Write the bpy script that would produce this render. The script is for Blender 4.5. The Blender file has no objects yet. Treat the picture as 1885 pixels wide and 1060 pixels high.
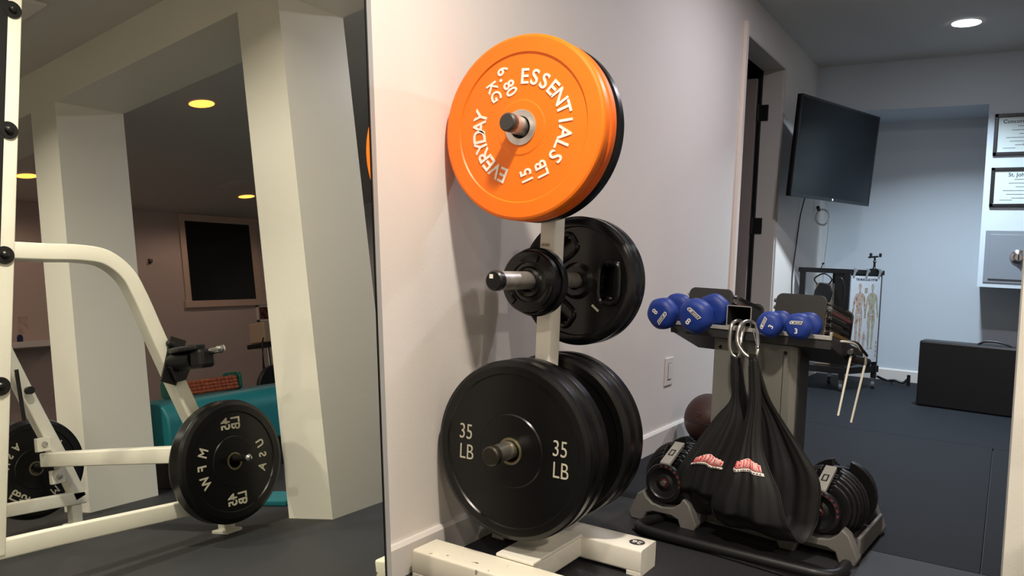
import bpy, bmesh, math, random
from mathutils import Vector, Matrix
C = bpy.context.scene.collection
S = bpy.context.scene
PI = math.pi
R = math.radians
random.seed(7)

# ------------------------------------------------------------------ camera, world, lights, exposure
cd = bpy.data.cameras.new('camera'); cam = bpy.data.objects.new('camera', cd); C.objects.link(cam)
yaw, pit, rol = 0.56164, -0.04223, 0.0442
CAMZ = 0.82
f = Vector((-math.sin(yaw)*math.cos(pit), math.cos(yaw)*math.cos(pit), math.sin(pit)))
r0 = f.cross(Vector((0, 0, 1))).normalized(); u0 = r0.cross(f)
rr = r0*math.cos(rol) + u0*math.sin(rol); uu = -r0*math.sin(rol) + u0*math.cos(rol)
m = Matrix((rr, uu, -f)).transposed().to_4x4(); m.translation = Vector((0, 0, CAMZ))
cam.matrix_world = m
cd.sensor_width = 36; cd.lens = 1453.4*36/1885; cd.clip_start = 0.02
S.camera = cam

wd = bpy.data.worlds.new('world'); S.world = wd; wd.use_nodes = True
wd.node_tree.nodes['Background'].inputs[0].default_value = (0.55, 0.6, 0.7, 1)
wd.node_tree.nodes['Background'].inputs[1].default_value = 0.05
S.view_settings.view_transform = 'Standard'; S.view_settings.look = 'None'
S.view_settings.gamma = 1; S.view_settings.use_curve_mapping = False
S.view_settings.exposure = 0.2
S.cycles.max_bounces = 10; S.cycles.glossy_bounces = 6; S.cycles.diffuse_bounces = 5
S.cycles.use_denoising = True

CEIL = 2.268
WX = -1.259        # wall with the mirror and the door
YB, YB2 = 6.036, 6.565
FARX = 4.77

def lamp(name, x, y, power, col, size=0.14, z=CEIL-0.0115):
    l = bpy.data.lights.new(name, 'AREA'); l.shape = 'DISK'; l.size = size; l.energy = power; l.color = col
    o = bpy.data.objects.new(name, l); C.objects.link(o); o.location = (x, y, z); return o
WARM = (1.0, 0.90, 0.78); COOL = (0.72, 0.87, 1.0); ORNG = (1.0, 0.70, 0.56)
GYM = [(-0.42, 1.05, 31), (1.5, 1.0, 24), (-0.42, -0.8, 24), (1.5, -0.8, 24), (3.2, 0.6, 14)]
OFFICE = [(-0.30, 5.25, 33), (-0.28, 3.45, 17)]
FARL = [(1.80, 3.12, 8), (3.85, 5.11, 8), (3.92, 3.12, 8)]
for x, y, p in GYM: lamp('gym_light', x, y, p, WARM).data.spread = R(150)
for x, y, p in OFFICE: lamp('office_light', x, y, p, COOL if y > 4 else (.93, .88, .98)).data.spread = R(125 if y > 4 else 180)
for x, y, p in FARL:
    l = bpy.data.lights.new('far_room_light', 'SPOT'); l.shadow_soft_size = 0; l.spot_size = R(168); l.spot_blend = .4; l.energy = p*1.15; l.color = ORNG
    o = bpy.data.objects.new('far_room_light', l); C.objects.link(o); o.location = (x, y, CEIL-.02)

# ------------------------------------------------------------------ materials
def lin(c): return tuple((v/255/12.92 if v/255 <= .04045 else ((v/255+.055)/1.055)**2.4) for v in c)
MATS = {}
def mat(name, rgb, rough=.5, metal=0, emit=0, bump=0, bscale=60, var=0, vscale=4, spec=.5, coat=0, ecol=None, vcol=None, thr=None, aniso=None):
    if name in MATS: return MATS[name]
    mt = bpy.data.materials.new(name); mt.use_nodes = True; nt = mt.node_tree; b = nt.nodes['Principled BSDF']
    c = lin(rgb)
    b.inputs['Base Color'].default_value = (*c, 1); b.inputs['Roughness'].default_value = rough
    b.inputs['Metallic'].default_value = metal; b.inputs['Specular IOR Level'].default_value = spec
    if coat: b.inputs['Coat Weight'].default_value = coat; b.inputs['Coat Roughness'].default_value = .15
    if emit: b.inputs['Emission Color'].default_value = (*(ecol or c), 1); b.inputs['Emission Strength'].default_value = emit
    tc = nt.nodes.new('ShaderNodeTexCoord')
    if var or vcol:
        n = nt.nodes.new('ShaderNodeTexNoise'); n.inputs['Scale'].default_value = vscale; n.inputs['Detail'].default_value = 6
        nt.links.new(tc.outputs['Object'], n.inputs['Vector'])
        cr = nt.nodes.new('ShaderNodeValToRGB'); e = cr.color_ramp.elements
        if vcol:
            v = lin(vcol); t = thr or (.45, .6)
            e[0].position = t[0]; e[1].position = t[1]; e[0].color = (*c, 1); e[1].color = (*v, 1)
        else:
            e[0].position = .3; e[1].position = .7
            e[0].color = (*[x*(1-var) for x in c], 1); e[1].color = (*[min(1, x*(1+var)) for x in c], 1)
        nt.links.new(n.outputs['Fac'], cr.inputs['Fac']); nt.links.new(cr.outputs['Color'], b.inputs['Base Color'])
    if bump:
        n2 = nt.nodes.new('ShaderNodeTexNoise'); n2.inputs['Scale'].default_value = bscale; n2.inputs['Detail'].default_value = 4
        nt.links.new(tc.outputs['Object'], n2.inputs['Vector'])
        bp = nt.nodes.new('ShaderNodeBump'); bp.inputs['Strength'].default_value = bump; bp.inputs['Distance'].default_value = .004
        nt.links.new(n2.outputs['Fac'], bp.inputs['Height']); nt.links.new(bp.outputs['Normal'], b.inputs['Normal'])
    MATS[name] = mt; return mt

WALL = mat('wall_paint', (232, 225, 218), .55, bump=.08, bscale=180)
PART = mat('partition_paint', (230, 226, 214), .5, bump=.08, bscale=180)
FARW = mat('mauve_wall_paint', (196, 178, 172), .6)
OFFW = mat('office_wall_paint', (205, 214, 222), .55, bump=.06, bscale=180)
DARKW = mat('dark_room_tone', (92, 90, 88), .6)  # darkness behind the door put into the colour; divider and bracket share it
CEILM = mat('ceiling_paint', (206, 203, 198), .8, bump=.08, bscale=150)
FLOORM = mat('rubber_floor', (34, 35, 38), .62, bump=.35, bscale=420, vcol=(58, 59, 62), vscale=300, thr=(.55, .75))
OFLOOR = mat('rubber_floor_office', (20, 23, 28), .75, bump=.3, bscale=420, var=.15, vscale=200, spec=.25)
TRIM = mat('white_trim_paint', (228, 222, 216), .35)
JAMB = mat('door_jamb_paint', (206, 200, 192), .45)
DOORM = mat('door_paint', (150, 138, 132), .5)
WHITE = mat('white_powder_coat', (234, 230, 216), .38, var=.03, vscale=9, bump=.04, bscale=90)
CHIP = mat('chipped_white_paint', (236, 230, 210), .42, vcol=(70, 62, 54), vscale=34, thr=(.66, .70))
ORANGE = mat('orange_rubber', (255, 122, 10), .42, var=.03, vscale=12, bump=.04, bscale=60)
ORANGE2 = mat('orange_rubber_dull', (240, 104, 8), .5, var=.06, vscale=14)
BLKR = mat('black_rubber', (9, 9, 9), .30, bump=.05, bscale=50, var=.12, vscale=10, spec=.42)
BLKR2 = mat('black_urethane', (8, 8, 9), .24, bump=.04, bscale=30, spec=.45)
CHROME = mat('chrome', (200, 198, 195), .16, 1)
STEEL = mat('worn_steel', (196, 190, 182), .42, .8, var=.25, vscale=30, bump=.1, bscale=80)
DSTEEL = mat('dark_steel', (60, 58, 56), .38, .8)
BLKP = mat('black_plastic', (20, 20, 21), .35)
BLKM = mat('black_metal', (22, 22, 23), .42, .2)
DGREY = mat('charcoal_powder_coat', (52, 52, 52), .45, .1)
GREY = mat('grey_powder_coat', (122, 121, 114), .42, .15, var=.04, vscale=6)
GREYP = mat('grey_plastic', (104, 102, 98), .5, bump=.1, bscale=120)
SILV = mat('silver_paint', (196, 194, 188), .35, .4)
LETW = mat('white_lettering', (246, 240, 230), .5)
LETC = mat('cream_lettering', (196, 190, 170), .5)
BLUE = mat('blue_vinyl', (24, 54, 138), .5, bump=.05, bscale=120)
CLOTH = mat('black_nylon_cloth', (12, 12, 12), .66, bump=.25, bscale=25, var=.12, vscale=15)
RED = mat('red_print', (226, 62, 66), .6)
PINK = mat('pink_print', (250, 196, 190), .6)
SCREEN = mat('tv_screen', (12, 15, 17), .22, spec=.28)
VINYL = mat('black_vinyl', (20, 20, 22), .4, bump=.12, bscale=40)
SAFEM = mat('grey_safe_enamel', (132, 138, 146), .45)
PAPER = mat('certificate_paper', (206, 216, 214), .5)
INK = mat('grey_ink', (96, 100, 104), .7)
DINK = mat('dark_ink', (40, 42, 46), .7)
TEAL = mat('teal_vinyl', (14, 108, 116), .5)
TEALD = mat('dark_teal_plastic', (18, 96, 84), .45)
BROWN = mat('brown_leather', (62, 34, 28), .5, var=.2, vscale=12, bump=.1, bscale=60)
ROPE = mat('orange_brown_wood', (150, 74, 44), .6, var=.35, vscale=40)
TOWEL = mat('beige_towel', (206, 190, 170), .9, bump=.5, bscale=200)
CREAMC = mat('cream_cord', (240, 234, 218), .6)
GLASSD = mat('night_window_glass', (10, 12, 14), .05, spec=.6)
TAPE = mat('grey_tape', (128, 130, 130), .35)
BONE = mat('print_flesh', (172, 156, 144), .7, vcol=(138, 100, 82), vscale=40, thr=(.5, .6))
SKIN2 = mat('print_green_flesh', (156, 158, 140), .7, vcol=(150, 118, 96), vscale=40, thr=(.5, .62))
MIRROR = mat('mirror_silver', (236, 240, 232), 0.0, 1)
MIRROR.node_tree.nodes['Principled BSDF'].inputs['Roughness'].default_value = 0.0

# ------------------------------------------------------------------ mesh helpers
def fin(bm, name, material, parent=None, smooth=False, bevel=0, solid=0, sub=0, loc=None, angle=35):
    me = bpy.data.meshes.new(name); bmesh.ops.recalc_face_normals(bm, faces=bm.faces)
    bm.to_mesh(me); bm.free()
    o = bpy.data.objects.new(name, me); C.objects.link(o)
    me.materials.append(material)
    if smooth:
        me.polygons.foreach_set('use_smooth', [True]*len(me.polygons))
        me.set_sharp_from_angle(angle=R(angle))
    if solid:
        md = o.modifiers.new('solidify', 'SOLIDIFY'); md.thickness = solid; md.offset = 0
    if bevel:
        md = o.modifiers.new('bevel', 'BEVEL'); md.width = bevel; md.segments = 2; md.limit_method = 'ANGLE'; md.angle_limit = R(40)
    if sub:
        md = o.modifiers.new('subsurf', 'SUBSURF'); md.levels = sub; md.render_levels = sub
    if parent: o.parent = parent
    if loc: o.location = loc
    return o
def nb(): return bmesh.new()
def box(bm, x0, x1, y0, y1, z0, z1, M=None):
    vs = [bm.verts.new(Vector(p)) for p in [(x0,y0,z0),(x1,y0,z0),(x1,y1,z0),(x0,y1,z0),(x0,y0,z1),(x1,y0,z1),(x1,y1,z1),(x0,y1,z1)]]
    if M:
        for v in vs: v.co = M @ v.co
    for q in [(0,3,2,1),(4,5,6,7),(0,1,5,4),(1,2,6,5),(2,3,7,6),(3,0,4,7)]: bm.faces.new([vs[i] for i in q])
    return vs
def prism(bm, pts, axis, a0, a1, M=None):
    """polygon pts (2D) extruded on axis 0/1/2 from a0 to a1; pts are the two remaining coordinates in order"""
    def P(p, a):
        c = [0, 0, 0]; c[axis] = a; o = [i for i in range(3) if i != axis]; c[o[0]] = p[0]; c[o[1]] = p[1]
        v = Vector(c); return M @ v if M else v
    A = [bm.verts.new(P(p, a0)) for p in pts]; B = [bm.verts.new(P(p, a1)) for p in pts]
    bm.faces.new(A); bm.faces.new(B[::-1]); n = len(pts)
    for i in range(n): bm.faces.new((A[i], B[i], B[(i+1) % n], A[(i+1) % n]))
def frame_basis(d):
    d = Vector(d).normalized(); h = Vector((0, 0, 1)) if abs(d.z) < .95 else Vector((1, 0, 0))
    a = d.cross(h).normalized(); b = a.cross(d).normalized(); return a, b
def support(prof, close):
    out = []; P = list(prof) + ([prof[0]] if close else [])
    for a, b in zip(P, P[1:]):
        out.append(a); L_ = math.hypot(b[0]-a[0], b[1]-a[1])
        if L_ > .006:
            e = .0012/L_; out += [(a[0]+(b[0]-a[0])*e, a[1]+(b[1]-a[1])*e), (b[0]-(b[0]-a[0])*e, b[1]-(b[1]-a[1])*e)]
    if not close: out.append(P[-1])
    return out
def lathe(bm, prof, o=(0,0,0), d=(0,0,1), n=48, mod=None, close=False):
    if not mod: prof = support(prof, close)
    """prof: list of (radius, height along d)"""
    o = Vector(o); d = Vector(d).normalized(); a, b = frame_basis(d); rings = []
    for r, h in prof:
        if r < 1e-6: rings.append([bm.verts.new(o + d*h)])
        else: rings.append([bm.verts.new(o + d*h + (a*math.cos(2*PI*k/n) + b*math.sin(2*PI*k/n))*r*(mod(2*PI*k/n) if mod else 1)) for k in range(n)])
    pr = list(zip(rings, rings[1:]))
    if close: pr.append((rings[-1], rings[0]))
    for A, B in pr:
        for k in range(n):
            k2 = (k+1) % n
            if len(A) == 1 and len(B) == 1: continue
            if len(A) == 1: bm.faces.new((A[0], B[k], B[k2]))
            elif len(B) == 1: bm.faces.new((A[k], B[0], A[k2]))
            else: bm.faces.new((A[k], B[k], B[k2], A[k2]))
def cyl(bm, p, q, r, n=24, r2=None):
    p = Vector(p); q = Vector(q); L = (q-p).length; r2 = r if r2 is None else r2
    lathe(bm, [(0, 0), (r, 0), (r2, L), (0, L)], p, q-p, n)
def smooth_path(pts, k=6, closed=False):
    P = [Vector(p) for p in pts]; n = len(P); out = []
    rng = range(n) if closed else range(n-1)
    for i in rng:
        g = (lambda j: P[j % n]) if closed else (lambda j: P[max(0, min(n-1, j))])
        a, b, c, d = g(i-1), g(i), g(i+1), g(i+2)
        for s in range(k):
            t = s/k
            out.append(.5*((2*b) + (c-a)*t + (2*a-5*b+4*c-d)*t*t + (3*b-a-3*c+d)*t**3))
    if not closed: out.append(P[-1])
    return out
def sweep(bm, path, sec, up=None, closed=False, cap=True):
    """sec: list of 2D pts; path list of vectors. up: fixed reference vector"""
    n = len(path); rings = []; ref = Vector(up) if up else None
    pa = None
    for i, p in enumerate(path):
        if closed: t = path[(i+1) % n] - path[i-1]
        else: t = path[min(n-1, i+1)] - path[max(0, i-1)]
        t = t.normalized()
        if ref: b = (ref - t*ref.dot(t)).normalized(); a = t.cross(b)
        else:
            if pa is None: a, b = frame_basis(t)
            else: a = (pa - t*pa.dot(t)).normalized(); b = t.cross(a)*-1
            pa = a
        rings.append([bm.verts.new(Vector(p) + a*s[0] + b*s[1]) for s in sec])
    m_ = len(sec)
    for i in range(n if closed else n-1):
        A, B = rings[i], rings[(i+1) % n]
        for k in range(m_): bm.faces.new((A[k], A[(k+1) % m_], B[(k+1) % m_], B[k]))
    if cap and not closed: bm.faces.new(rings[0][::-1]); bm.faces.new(rings[-1])
def circ(r, n=12): return [(r*math.cos(2*PI*k/n), r*math.sin(2*PI*k/n)) for k in range(n)]
def rect(w, h, c=0):
    w /= 2; h /= 2
    if not c: return [(-w, -h), (w, -h), (w, h), (-w, h)]
    o = []
    for cx, cy, a0 in ((w-c, -h+c, -90), (w-c, h-c, 0), (-w+c, h-c, 90), (-w+c, -h+c, 180)):
        for k in range(4): a = R(a0 + k*30); o.append((cx+c*math.cos(a), cy+c*math.sin(a)))
    return o
def tube(bm, pts, r, k=6, closed=False, n=12): sweep(bm, smooth_path(pts, k, closed), circ(r, n), closed=closed)
def bar(bm, p, q, w, h, c=.004, up=(0, 0, 1)): sweep(bm, [Vector(p), Vector(q)], rect(w, h, c), up=up)
TXT = {}
def text(bm, s, size, M, depth=.001, bold=0.0, sx=1.0):
    key = (s, depth, bold, size)
    if key not in TXT:
        cu = bpy.data.curves.new('t', 'FONT'); cu.body = s; cu.size = size; cu.extrude = depth/2; cu.offset = bold
        cu.align_x = 'CENTER'; cu.align_y = 'CENTER'; cu.resolution_u = 4
        ob = bpy.data.objects.new('t', cu); me = bpy.data.meshes.new_from_object(ob)
        TXT[key] = ([v.co.copy() for v in me.vertices], [list(p.vertices) for p in me.polygons])
        bpy.data.objects.remove(ob); bpy.data.curves.remove(cu); bpy.data.meshes.remove(me)
    V, Fc = TXT[key]
    vs = [bm.verts.new(M @ Vector((v.x*sx, v.y, v.z))) for v in V]
    for q in Fc:
        try: bm.faces.new([vs[i] for i in q])
        except ValueError: pass
def basis(o, x, y):
    x = Vector(x).normalized(); y = Vector(y); y = (y - x*x.dot(y)).normalized(); z = x.cross(y)
    m = Matrix((x, y, z)).transposed().to_4x4(); m.translation = Vector(o); return m
def thing(name, label, cat, loc=(0, 0, 0), group=None, rz=0):
    o = bpy.data.objects.new(name, None); C.objects.link(o); o.location = loc; o.rotation_euler = (0, 0, rz)
    o.empty_display_size = .05; tag(o, label, cat, group); return o
def tag(o, label, cat, group=None):
    o['label'] = label; o['category'] = cat
    if group: o['group'] = group
    return o
def struct(o): o['kind'] = 'structure'; return o
def dup(root, loc=None, label=None, group=None):
    r = root.copy(); C.objects.link(r)
    if loc: r.location = loc
    if label: r['label'] = label
    if group: r['group'] = group
    def rec(a, b):
        for ch in list(a.children):
            c = ch.copy(); C.objects.link(c); c.parent = b; rec(ch, c)
    rec(root, r); return r

# ------------------------------------------------------------------ the room
def sbox(name, material, *boxes, bevel=0):
    bm = nb()
    for b in boxes: box(bm, *b)
    return struct(fin(bm, name, material, bevel=bevel))
FY0 = -2.2
# rubber mats, each a slab with a thin seam to the next
bm = nb()
g = .0015
box(bm, -1.4, 4.9, FY0-.1, 6.8, -.06, -.012)
for x0, x1 in ((-1.4, 1.18), (1.18, 2.4), (2.4, 4.9)):
    for y0, y1 in ((FY0-.1, .7), (.7, 2.516)): box(bm, x0+g, x1-g, y0+g, y1-g, -.012, 0)
for x0, x1 in ((.35, 2.4), (2.4, 4.9)): box(bm, x0+g, x1-g, 2.516+g, 6.8, -.012, 0)
struct(fin(bm, 'floor', FLOORM, bevel=.0015))
bm = nb()
for x0, x1, y0, y1 in ((-1.4, -.02, 2.516, 4.392), (-.02, .35, 2.516, 4.392), (-1.4, .35, 4.392, 6.8)): box(bm, x0+g*1.4, x1-g*1.4, y0+g*1.4, y1-g*1.4, -.012, 0)
struct(fin(bm, 'floor', OFLOOR, bevel=.0015))
sbox('ceiling', CEILM, (-1.4, 4.9, FY0-.1, 6.8, CEIL, CEIL+.1))
DY0, DY1, DZ = 4.262, 5.08, 2.042
sbox('wall_left', WALL, (WX-.12, WX, FY0, DY0-.012, 0, CEIL), (WX-.12, WX, DY0-.012, DY1+.012, DZ+.012, CEIL), (WX-.12, WX, DY1+.012, 6.8, 0, CEIL))
# the little room behind the door
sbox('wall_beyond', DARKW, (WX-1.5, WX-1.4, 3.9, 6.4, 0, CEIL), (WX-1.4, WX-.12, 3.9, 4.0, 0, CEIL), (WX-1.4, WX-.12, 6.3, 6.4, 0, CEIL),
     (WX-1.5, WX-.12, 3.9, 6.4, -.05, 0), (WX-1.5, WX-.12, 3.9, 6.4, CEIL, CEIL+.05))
sbox('wall_back', OFFW, (WX, 4.9, YB2, YB2+.1, 0, CEIL), (WX, .27, YB, YB2, 1.939, CEIL), (-.182, .27, YB, YB2, .745, 1.939))
sbox('wall_front', WALL, (-1.4, 4.9, FY0-.1, FY0, 0, CEIL))
sbox('wall_right', FARW, (FARX, FARX+.1, FY0, 6.8, 0, CEIL))
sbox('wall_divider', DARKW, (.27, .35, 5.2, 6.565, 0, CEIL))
PY0, PY1, PZ = 2.152, 2.516, 2.06
bm = nb()
box(bm, .026, .266, PY0, PY1, 0, CEIL); box(bm, 1.679, 1.915, PY0, PY1, 0, CEIL); box(bm, 3.3, FARX, PY0, PY1, 0, CEIL)
box(bm, WX, .026, PY0, PY1, PZ, CEIL); box(bm, .266, 1.679, PY0, PY1, PZ, CEIL); box(bm, 1.915, 3.3, PY0, PY1, PZ, CEIL)
bmesh.ops.remove_doubles(bm, verts=bm.verts, dist=1e-5)
struct(fin(bm, 'wall_partition', PART))
def baseboard(name, p, q, n):
    """profiled board from p to q (2D), standing off towards n"""
    bm = nb(); P = Vector((*p, 0)); Q = Vector((*q, 0)); N = Vector((*n, 0))
    prof = [(0, 0), (.015, 0), (.015, .078), (.008, .087), (0, .087)]
    A = [bm.verts.new(P + N*a + Vector((0, 0, z))) for a, z in prof]; B = [bm.verts.new(Q + N*a + Vector((0, 0, z))) for a, z in prof]
    bm.faces.new(A); bm.faces.new(B[::-1])
    for i in range(5): bm.faces.new((A[i], B[i], B[(i+1) % 5], A[(i+1) % 5]))
    return struct(fin(bm, name, TRIM))
baseboard('baseboard_left', (WX, FY0), (WX, DY0-.06), (1, 0))
baseboard('baseboard_left', (WX, DY1+.02), (WX, YB2), (1, 0))
baseboard('baseboard_back', (WX+.015, YB2), (.27, YB2), (0, -1))
# door: jamb liner, slim casing bead, open leaf with black hinges
d = struct(bpy.data.objects.new('door_1', None)); C.objects.link(d); d.location = (WX, DY1, 0)
L = lambda v: Vector(v) - Vector((WX, DY1, 0))
bm = nb()
for a in ((WX-.13, WX+.004, DY0-.012, DY0, 0, DZ), (WX-.13, WX+.004, DY1, DY1+.012, 0, DZ), (WX-.13, WX+.004, DY0-.012, DY1+.012, DZ, DZ+.012)): box(bm, *a, M=Matrix.Translation(-Vector((WX, DY1, 0))))
fin(bm, 'door_frame', JAMB, d)
bm = nb(); box(bm, WX-.13, WX-.005, DY1-.014, DY1, 0, DZ, M=Matrix.Translation(-Vector((WX, DY1, 0)))); fin(bm, 'door_stop', JAMB, d, bevel=.002)
bm = nb(); box(bm, WX, WX+.022, DY0-.1, DY0-.058, 0, DZ+.055, M=Matrix.Translation(-Vector((WX, DY1, 0)))); fin(bm, 'door_trim', mat('pink_cream_paint', (242, 228, 214), .4), d, bevel=.003)
bm = nb(); box(bm, WX-.91, WX-.155, DY1-.05, DY1-.012, .01, DZ-.05, M=Matrix.Translation(-Vector((WX, DY1, 0)))); leaf = fin(bm, 'door_leaf', DOORM, d, bevel=.002)
bm = nb(); box(bm, WX-.153, WX-.132, DY1-.03, DY1-.002, .01, DZ-.01, M=Matrix.Translation(-Vector((WX, DY1, 0)))); fin(bm, 'gap_shade_strip', BLKP, d)  # shade of the gap between leaf and jamb, made as a black strip
for z in (1.78, 1.07, .3):
    bm = nb(); box(bm, WX-.15, WX-.085, DY1-.022, DY1-.013, z-.05, z+.05, M=Matrix.Translation(-Vector((WX, DY1, 0))))
    cyl(bm, L((WX-.145, DY1-.03, z-.052)), L((WX-.145, DY1-.03, z+.052)), .009, 12)
    fin(bm, 'hinge', BLKM, d, bevel=.0015)

# far room window (night outside)
w = struct(bpy.data.objects.new('window_1', None)); C.objects.link(w); w.location = (FARX, 5.46, 1.36)
Tm = Matrix.Translation(-Vector((FARX, 5.46, 1.36)))
CAS = mat('mauve_casing_paint', (205, 180, 165), .45)
bm = nb()
for a in ((FARX-.02, FARX, 4.985, 5.05, 1.36, 2.262), (FARX-.02, FARX, 5.868, 5.95, 1.36, 2.262), (FARX-.02, FARX, 5.05, 5.868, 2.19, 2.262)): box(bm, *a, M=Tm)
fin(bm, 'window_frame', CAS, w, bevel=.003)
bm = nb(); box(bm, FARX-.035, FARX, 4.965, 5.98, 1.29, 1.36, M=Tm); fin(bm, 'window_sill', CAS, w, bevel=.004)
bm = nb(); box(bm, FARX-.004, FARX+.004, 5.05, 5.868, 1.36, 2.19, M=Tm); fin(bm, 'window_pane', GLASSD, w)

# ------------------------------------------------------------------ ceiling lights
def ceiling_light(x, y, label, col, st, group, rad=.075):
    t = thing('ceiling_light', label, 'ceiling light', (x, y, CEIL), group)
    bm = nb(); lathe(bm, [(rad, -.001), (rad+.006, -.001), (rad+.005, -.003), (rad, -.005)], (0, 0, 0), (0, 0, 1), 40, close=True)
    fin(bm, 'trim_ring', TRIM, t, smooth=True)
    bm = nb(); lathe(bm, [(0, -.002), (rad, -.002), (rad, -.006), (0, -.006)], n=40)
    e = mat('lamp_glow_%s' % group, (0, 0, 0), .5, emit=st, ecol=col); fin(bm, 'diffuser', e, t)
for (x, y, p), lb in zip(OFFICE, ('glowing over the far alcove', 'over the passage between the gym and the alcove')): ceiling_light(x, y, 'round recessed cool white ceiling light ' + lb, (.8, .93, 1), 12, 'office lights')
for (x, y, p), lb in zip(GYM, ('right above the weight tree', 'above the squat rack', 'behind the camera near the mirror', 'behind the camera and the rack', 'by the far gym wall')):
    ceiling_light(x, y, 'round recessed warm ceiling light ' + lb, (1, .86, .66), 8, 'gym lights')
for (x, y, p), lb in zip(FARL, ('nearest in the dim mauve room, largest in the mirror', 'by the dark window, smallest in the mirror', 'above the wall shelf, left edge of the mirror')):
    ceiling_light(x, y, 'glowing orange round ceiling light ' + lb, (1, .30, .05), 3.6, 'orange lights')
v = thing('ceiling_panel', 'white rectangular ceiling access panel in the gym, top left of the mirror', 'ceiling panel', (1.24, 1.66, CEIL))
bm = nb(); box(bm, -.17, .17, -.15, .16, -.014, -.001); fin(bm, 'panel_frame', TRIM, v, bevel=.003)
bm = nb(); box(bm, -.14, .14, -.12, .13, -.017, -.014); fin(bm, 'panel_door', TRIM, v, bevel=.002)
v = thing('ceiling_vent', 'flat pale ceiling vent near the orange light by the window', 'vent', (3.49, 4.68, CEIL))
bm = nb(); box(bm, -.16, .16, -.08, .08, -.008, -.001); fin(bm, 'vent_frame', CEILM, v, bevel=.002)
bm = nb()
for k in range(6): box(bm, -.14, .14, -.062+k*.022, -.052+k*.022, -.013, -.008)
fin(bm, 'vent_slat', CEILM, v)

# ------------------------------------------------------------------ leaning mirror
al = 0.09779
mr = thing('mirror', 'tall frameless gym mirror leaning against the wall left of the weight tree', 'mirror', (-1.05137, 0, 0))
mr.rotation_euler = (0, -al, 0)   # local z runs up the glass, local x is its normal
bm = nb(); box(bm, -.005, 0, -.95, 1.246, .004, 2.10); fin(bm, 'mirror_glass', MIRROR, mr)
bm = nb(); box(bm, -.006, .0012, 1.2475, 1.2505, .004, 2.10); fin(bm, 'edge_gasket', BLKP, mr)
bm = nb(); box(bm, -.012, .002, 1.2515, 1.265, .0, 2.11); fin(bm, 'edge_trim', mat('mirror_edge_trim', (168, 168, 166), .3, .3), mr, bevel=.001)
bm = nb(); box(bm, -.012, -.0065, -.95, 1.25, .002, 2.105); fin(bm, 'backing_board', DGREY, mr)

# ------------------------------------------------------------------ weight tree
TX, TY = -1.025, 1.8175
wt = thing('weight_tree', 'white steel weight tree on two floor rails, loaded with plates', 'weight rack', (TX, TY, 0))
T = lambda x, y, z: Vector((x-TX, y-TY, z))
TM = Matrix.Translation((-TX, -TY, 0))
bm = nb(); sweep(bm, [T(TX, TY, .075), T(TX, TY, 1.22)], rect(.044, .055, .005), up=(0, 1, 0)); fin(bm, 'post', WHITE, wt, smooth=True)
bm = nb(); cyl(bm, T(TX, TY, 1.22), T(TX, TY, 1.226), .022, 4); fin(bm, 'post_cap', BLKP, wt)
for y0, nm in ((1.535, 'front_foot'), (1.895, 'rear_foot')):
    bm = nb(); sweep(bm, [T(-1.225, y0+.05, .04), T(-.762, y0+.05, .04)], rect(.10, .06, .006), up=(0, 0, 1))
    ft = fin(bm, nm, CHIP if nm == 'front_foot' else WHITE, wt, smooth=True)
    for xx in (-1.224, -.802):
        bm = nb(); box(bm, xx, xx+.04, y0, y0+.1, 0, .012, M=TM); fin(bm, 'foot_pad', WHITE, ft, bevel=.001)
bm = nb(); sweep(bm, [T(-.981, 1.635, .04), T(-.981, 1.895, .04)], rect(.09, .055, .005), up=(0, 0, 1)); fin(bm, 'crossbeam', WHITE, wt, smooth=True)
bm = nb(); box(bm, -1.04, -.932, 1.632, 1.892, .070, .078, M=TM); fin(bm, 'base_plate', WHITE, wt, bevel=.002)
bm = nb(); box(bm, -1.06, -.99, 1.775, 1.86, .078, .10, M=TM); fin(bm, 'post_socket', WHITE, wt, bevel=.003)
bm = nb(); lathe(bm, [(0, .0), (.021, 0), (.021, .0006), (0, .0006)], T(-.797, 1.948, .0703), (0, 0, 1), 32, ); sk = fin(bm, 'number_sticker', BLKP, wt)
bm = nb(); text(bm, '26', .027, basis(T(-.797, 1.948, .0712), (-1, .05, 0), (-.05, -1, 0)), .0003, .0002, 1.1); fin(bm, 'sticker_number', LETW, sk)
bm = nb(); box(bm, -1.043, -1.016, 1.7893, 1.7899, .842, .856, M=TM); sk = fin(bm, 'size_label', mat('label_white', (222, 214, 196), .5), wt)
bm = nb(); text(bm, '5X2.5KG', .008, basis(T(-1.029, 1.7891, .849), (1, 0, 0), (0, 0, 1)), .0002, 0.0002, .8); fin(bm, 'label_print', DINK, sk)
def peg(y0, y1, z, capr, capm, steel=STEEL):
    bm = nb(); s = 1 if y1 > y0 else -1
    lathe(bm, [(0, 0), (.0225, 0), (.0225, abs(y1-y0)-.012), (.020, abs(y1-y0)-.008), (0, abs(y1-y0)-.008)], T(TX, y0, z), (0, s, 0), 32)
    p = fin(bm, 'peg', steel, wt, smooth=True)
    L0 = abs(y1-y0)
    bm = nb(); lathe(bm, [(0, L0-.02), (capr, L0-.02), (capr, L0-.004), (capr-.004, L0), (0, L0)], T(TX, y0, z), (0, s, 0), 32)
    fin(bm, 'peg_cap', capm, p, smooth=True); return p
PEGS = (1.132, .757, .336)
peg(1.79, 1.572, PEGS[0], .0225, mat('grey_plastic_cap', (58, 56, 54), .5))
pm = peg(1.79, 1.545, PEGS[1], .0245, BLKP)
bm = nb(); box(bm, -1.036, -1.026, 1.5442, 1.545, .762, .772, M=TM); fin(bm, 'cap_square', LETW, pm)  # small white square on the cap face
peg(1.79, 1.562, PEGS[2], .0240, mat('bronze_cap', (64, 60, 52), .35, .6), mat('bright_sleeve', (206, 202, 190), .25, .9))
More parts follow.
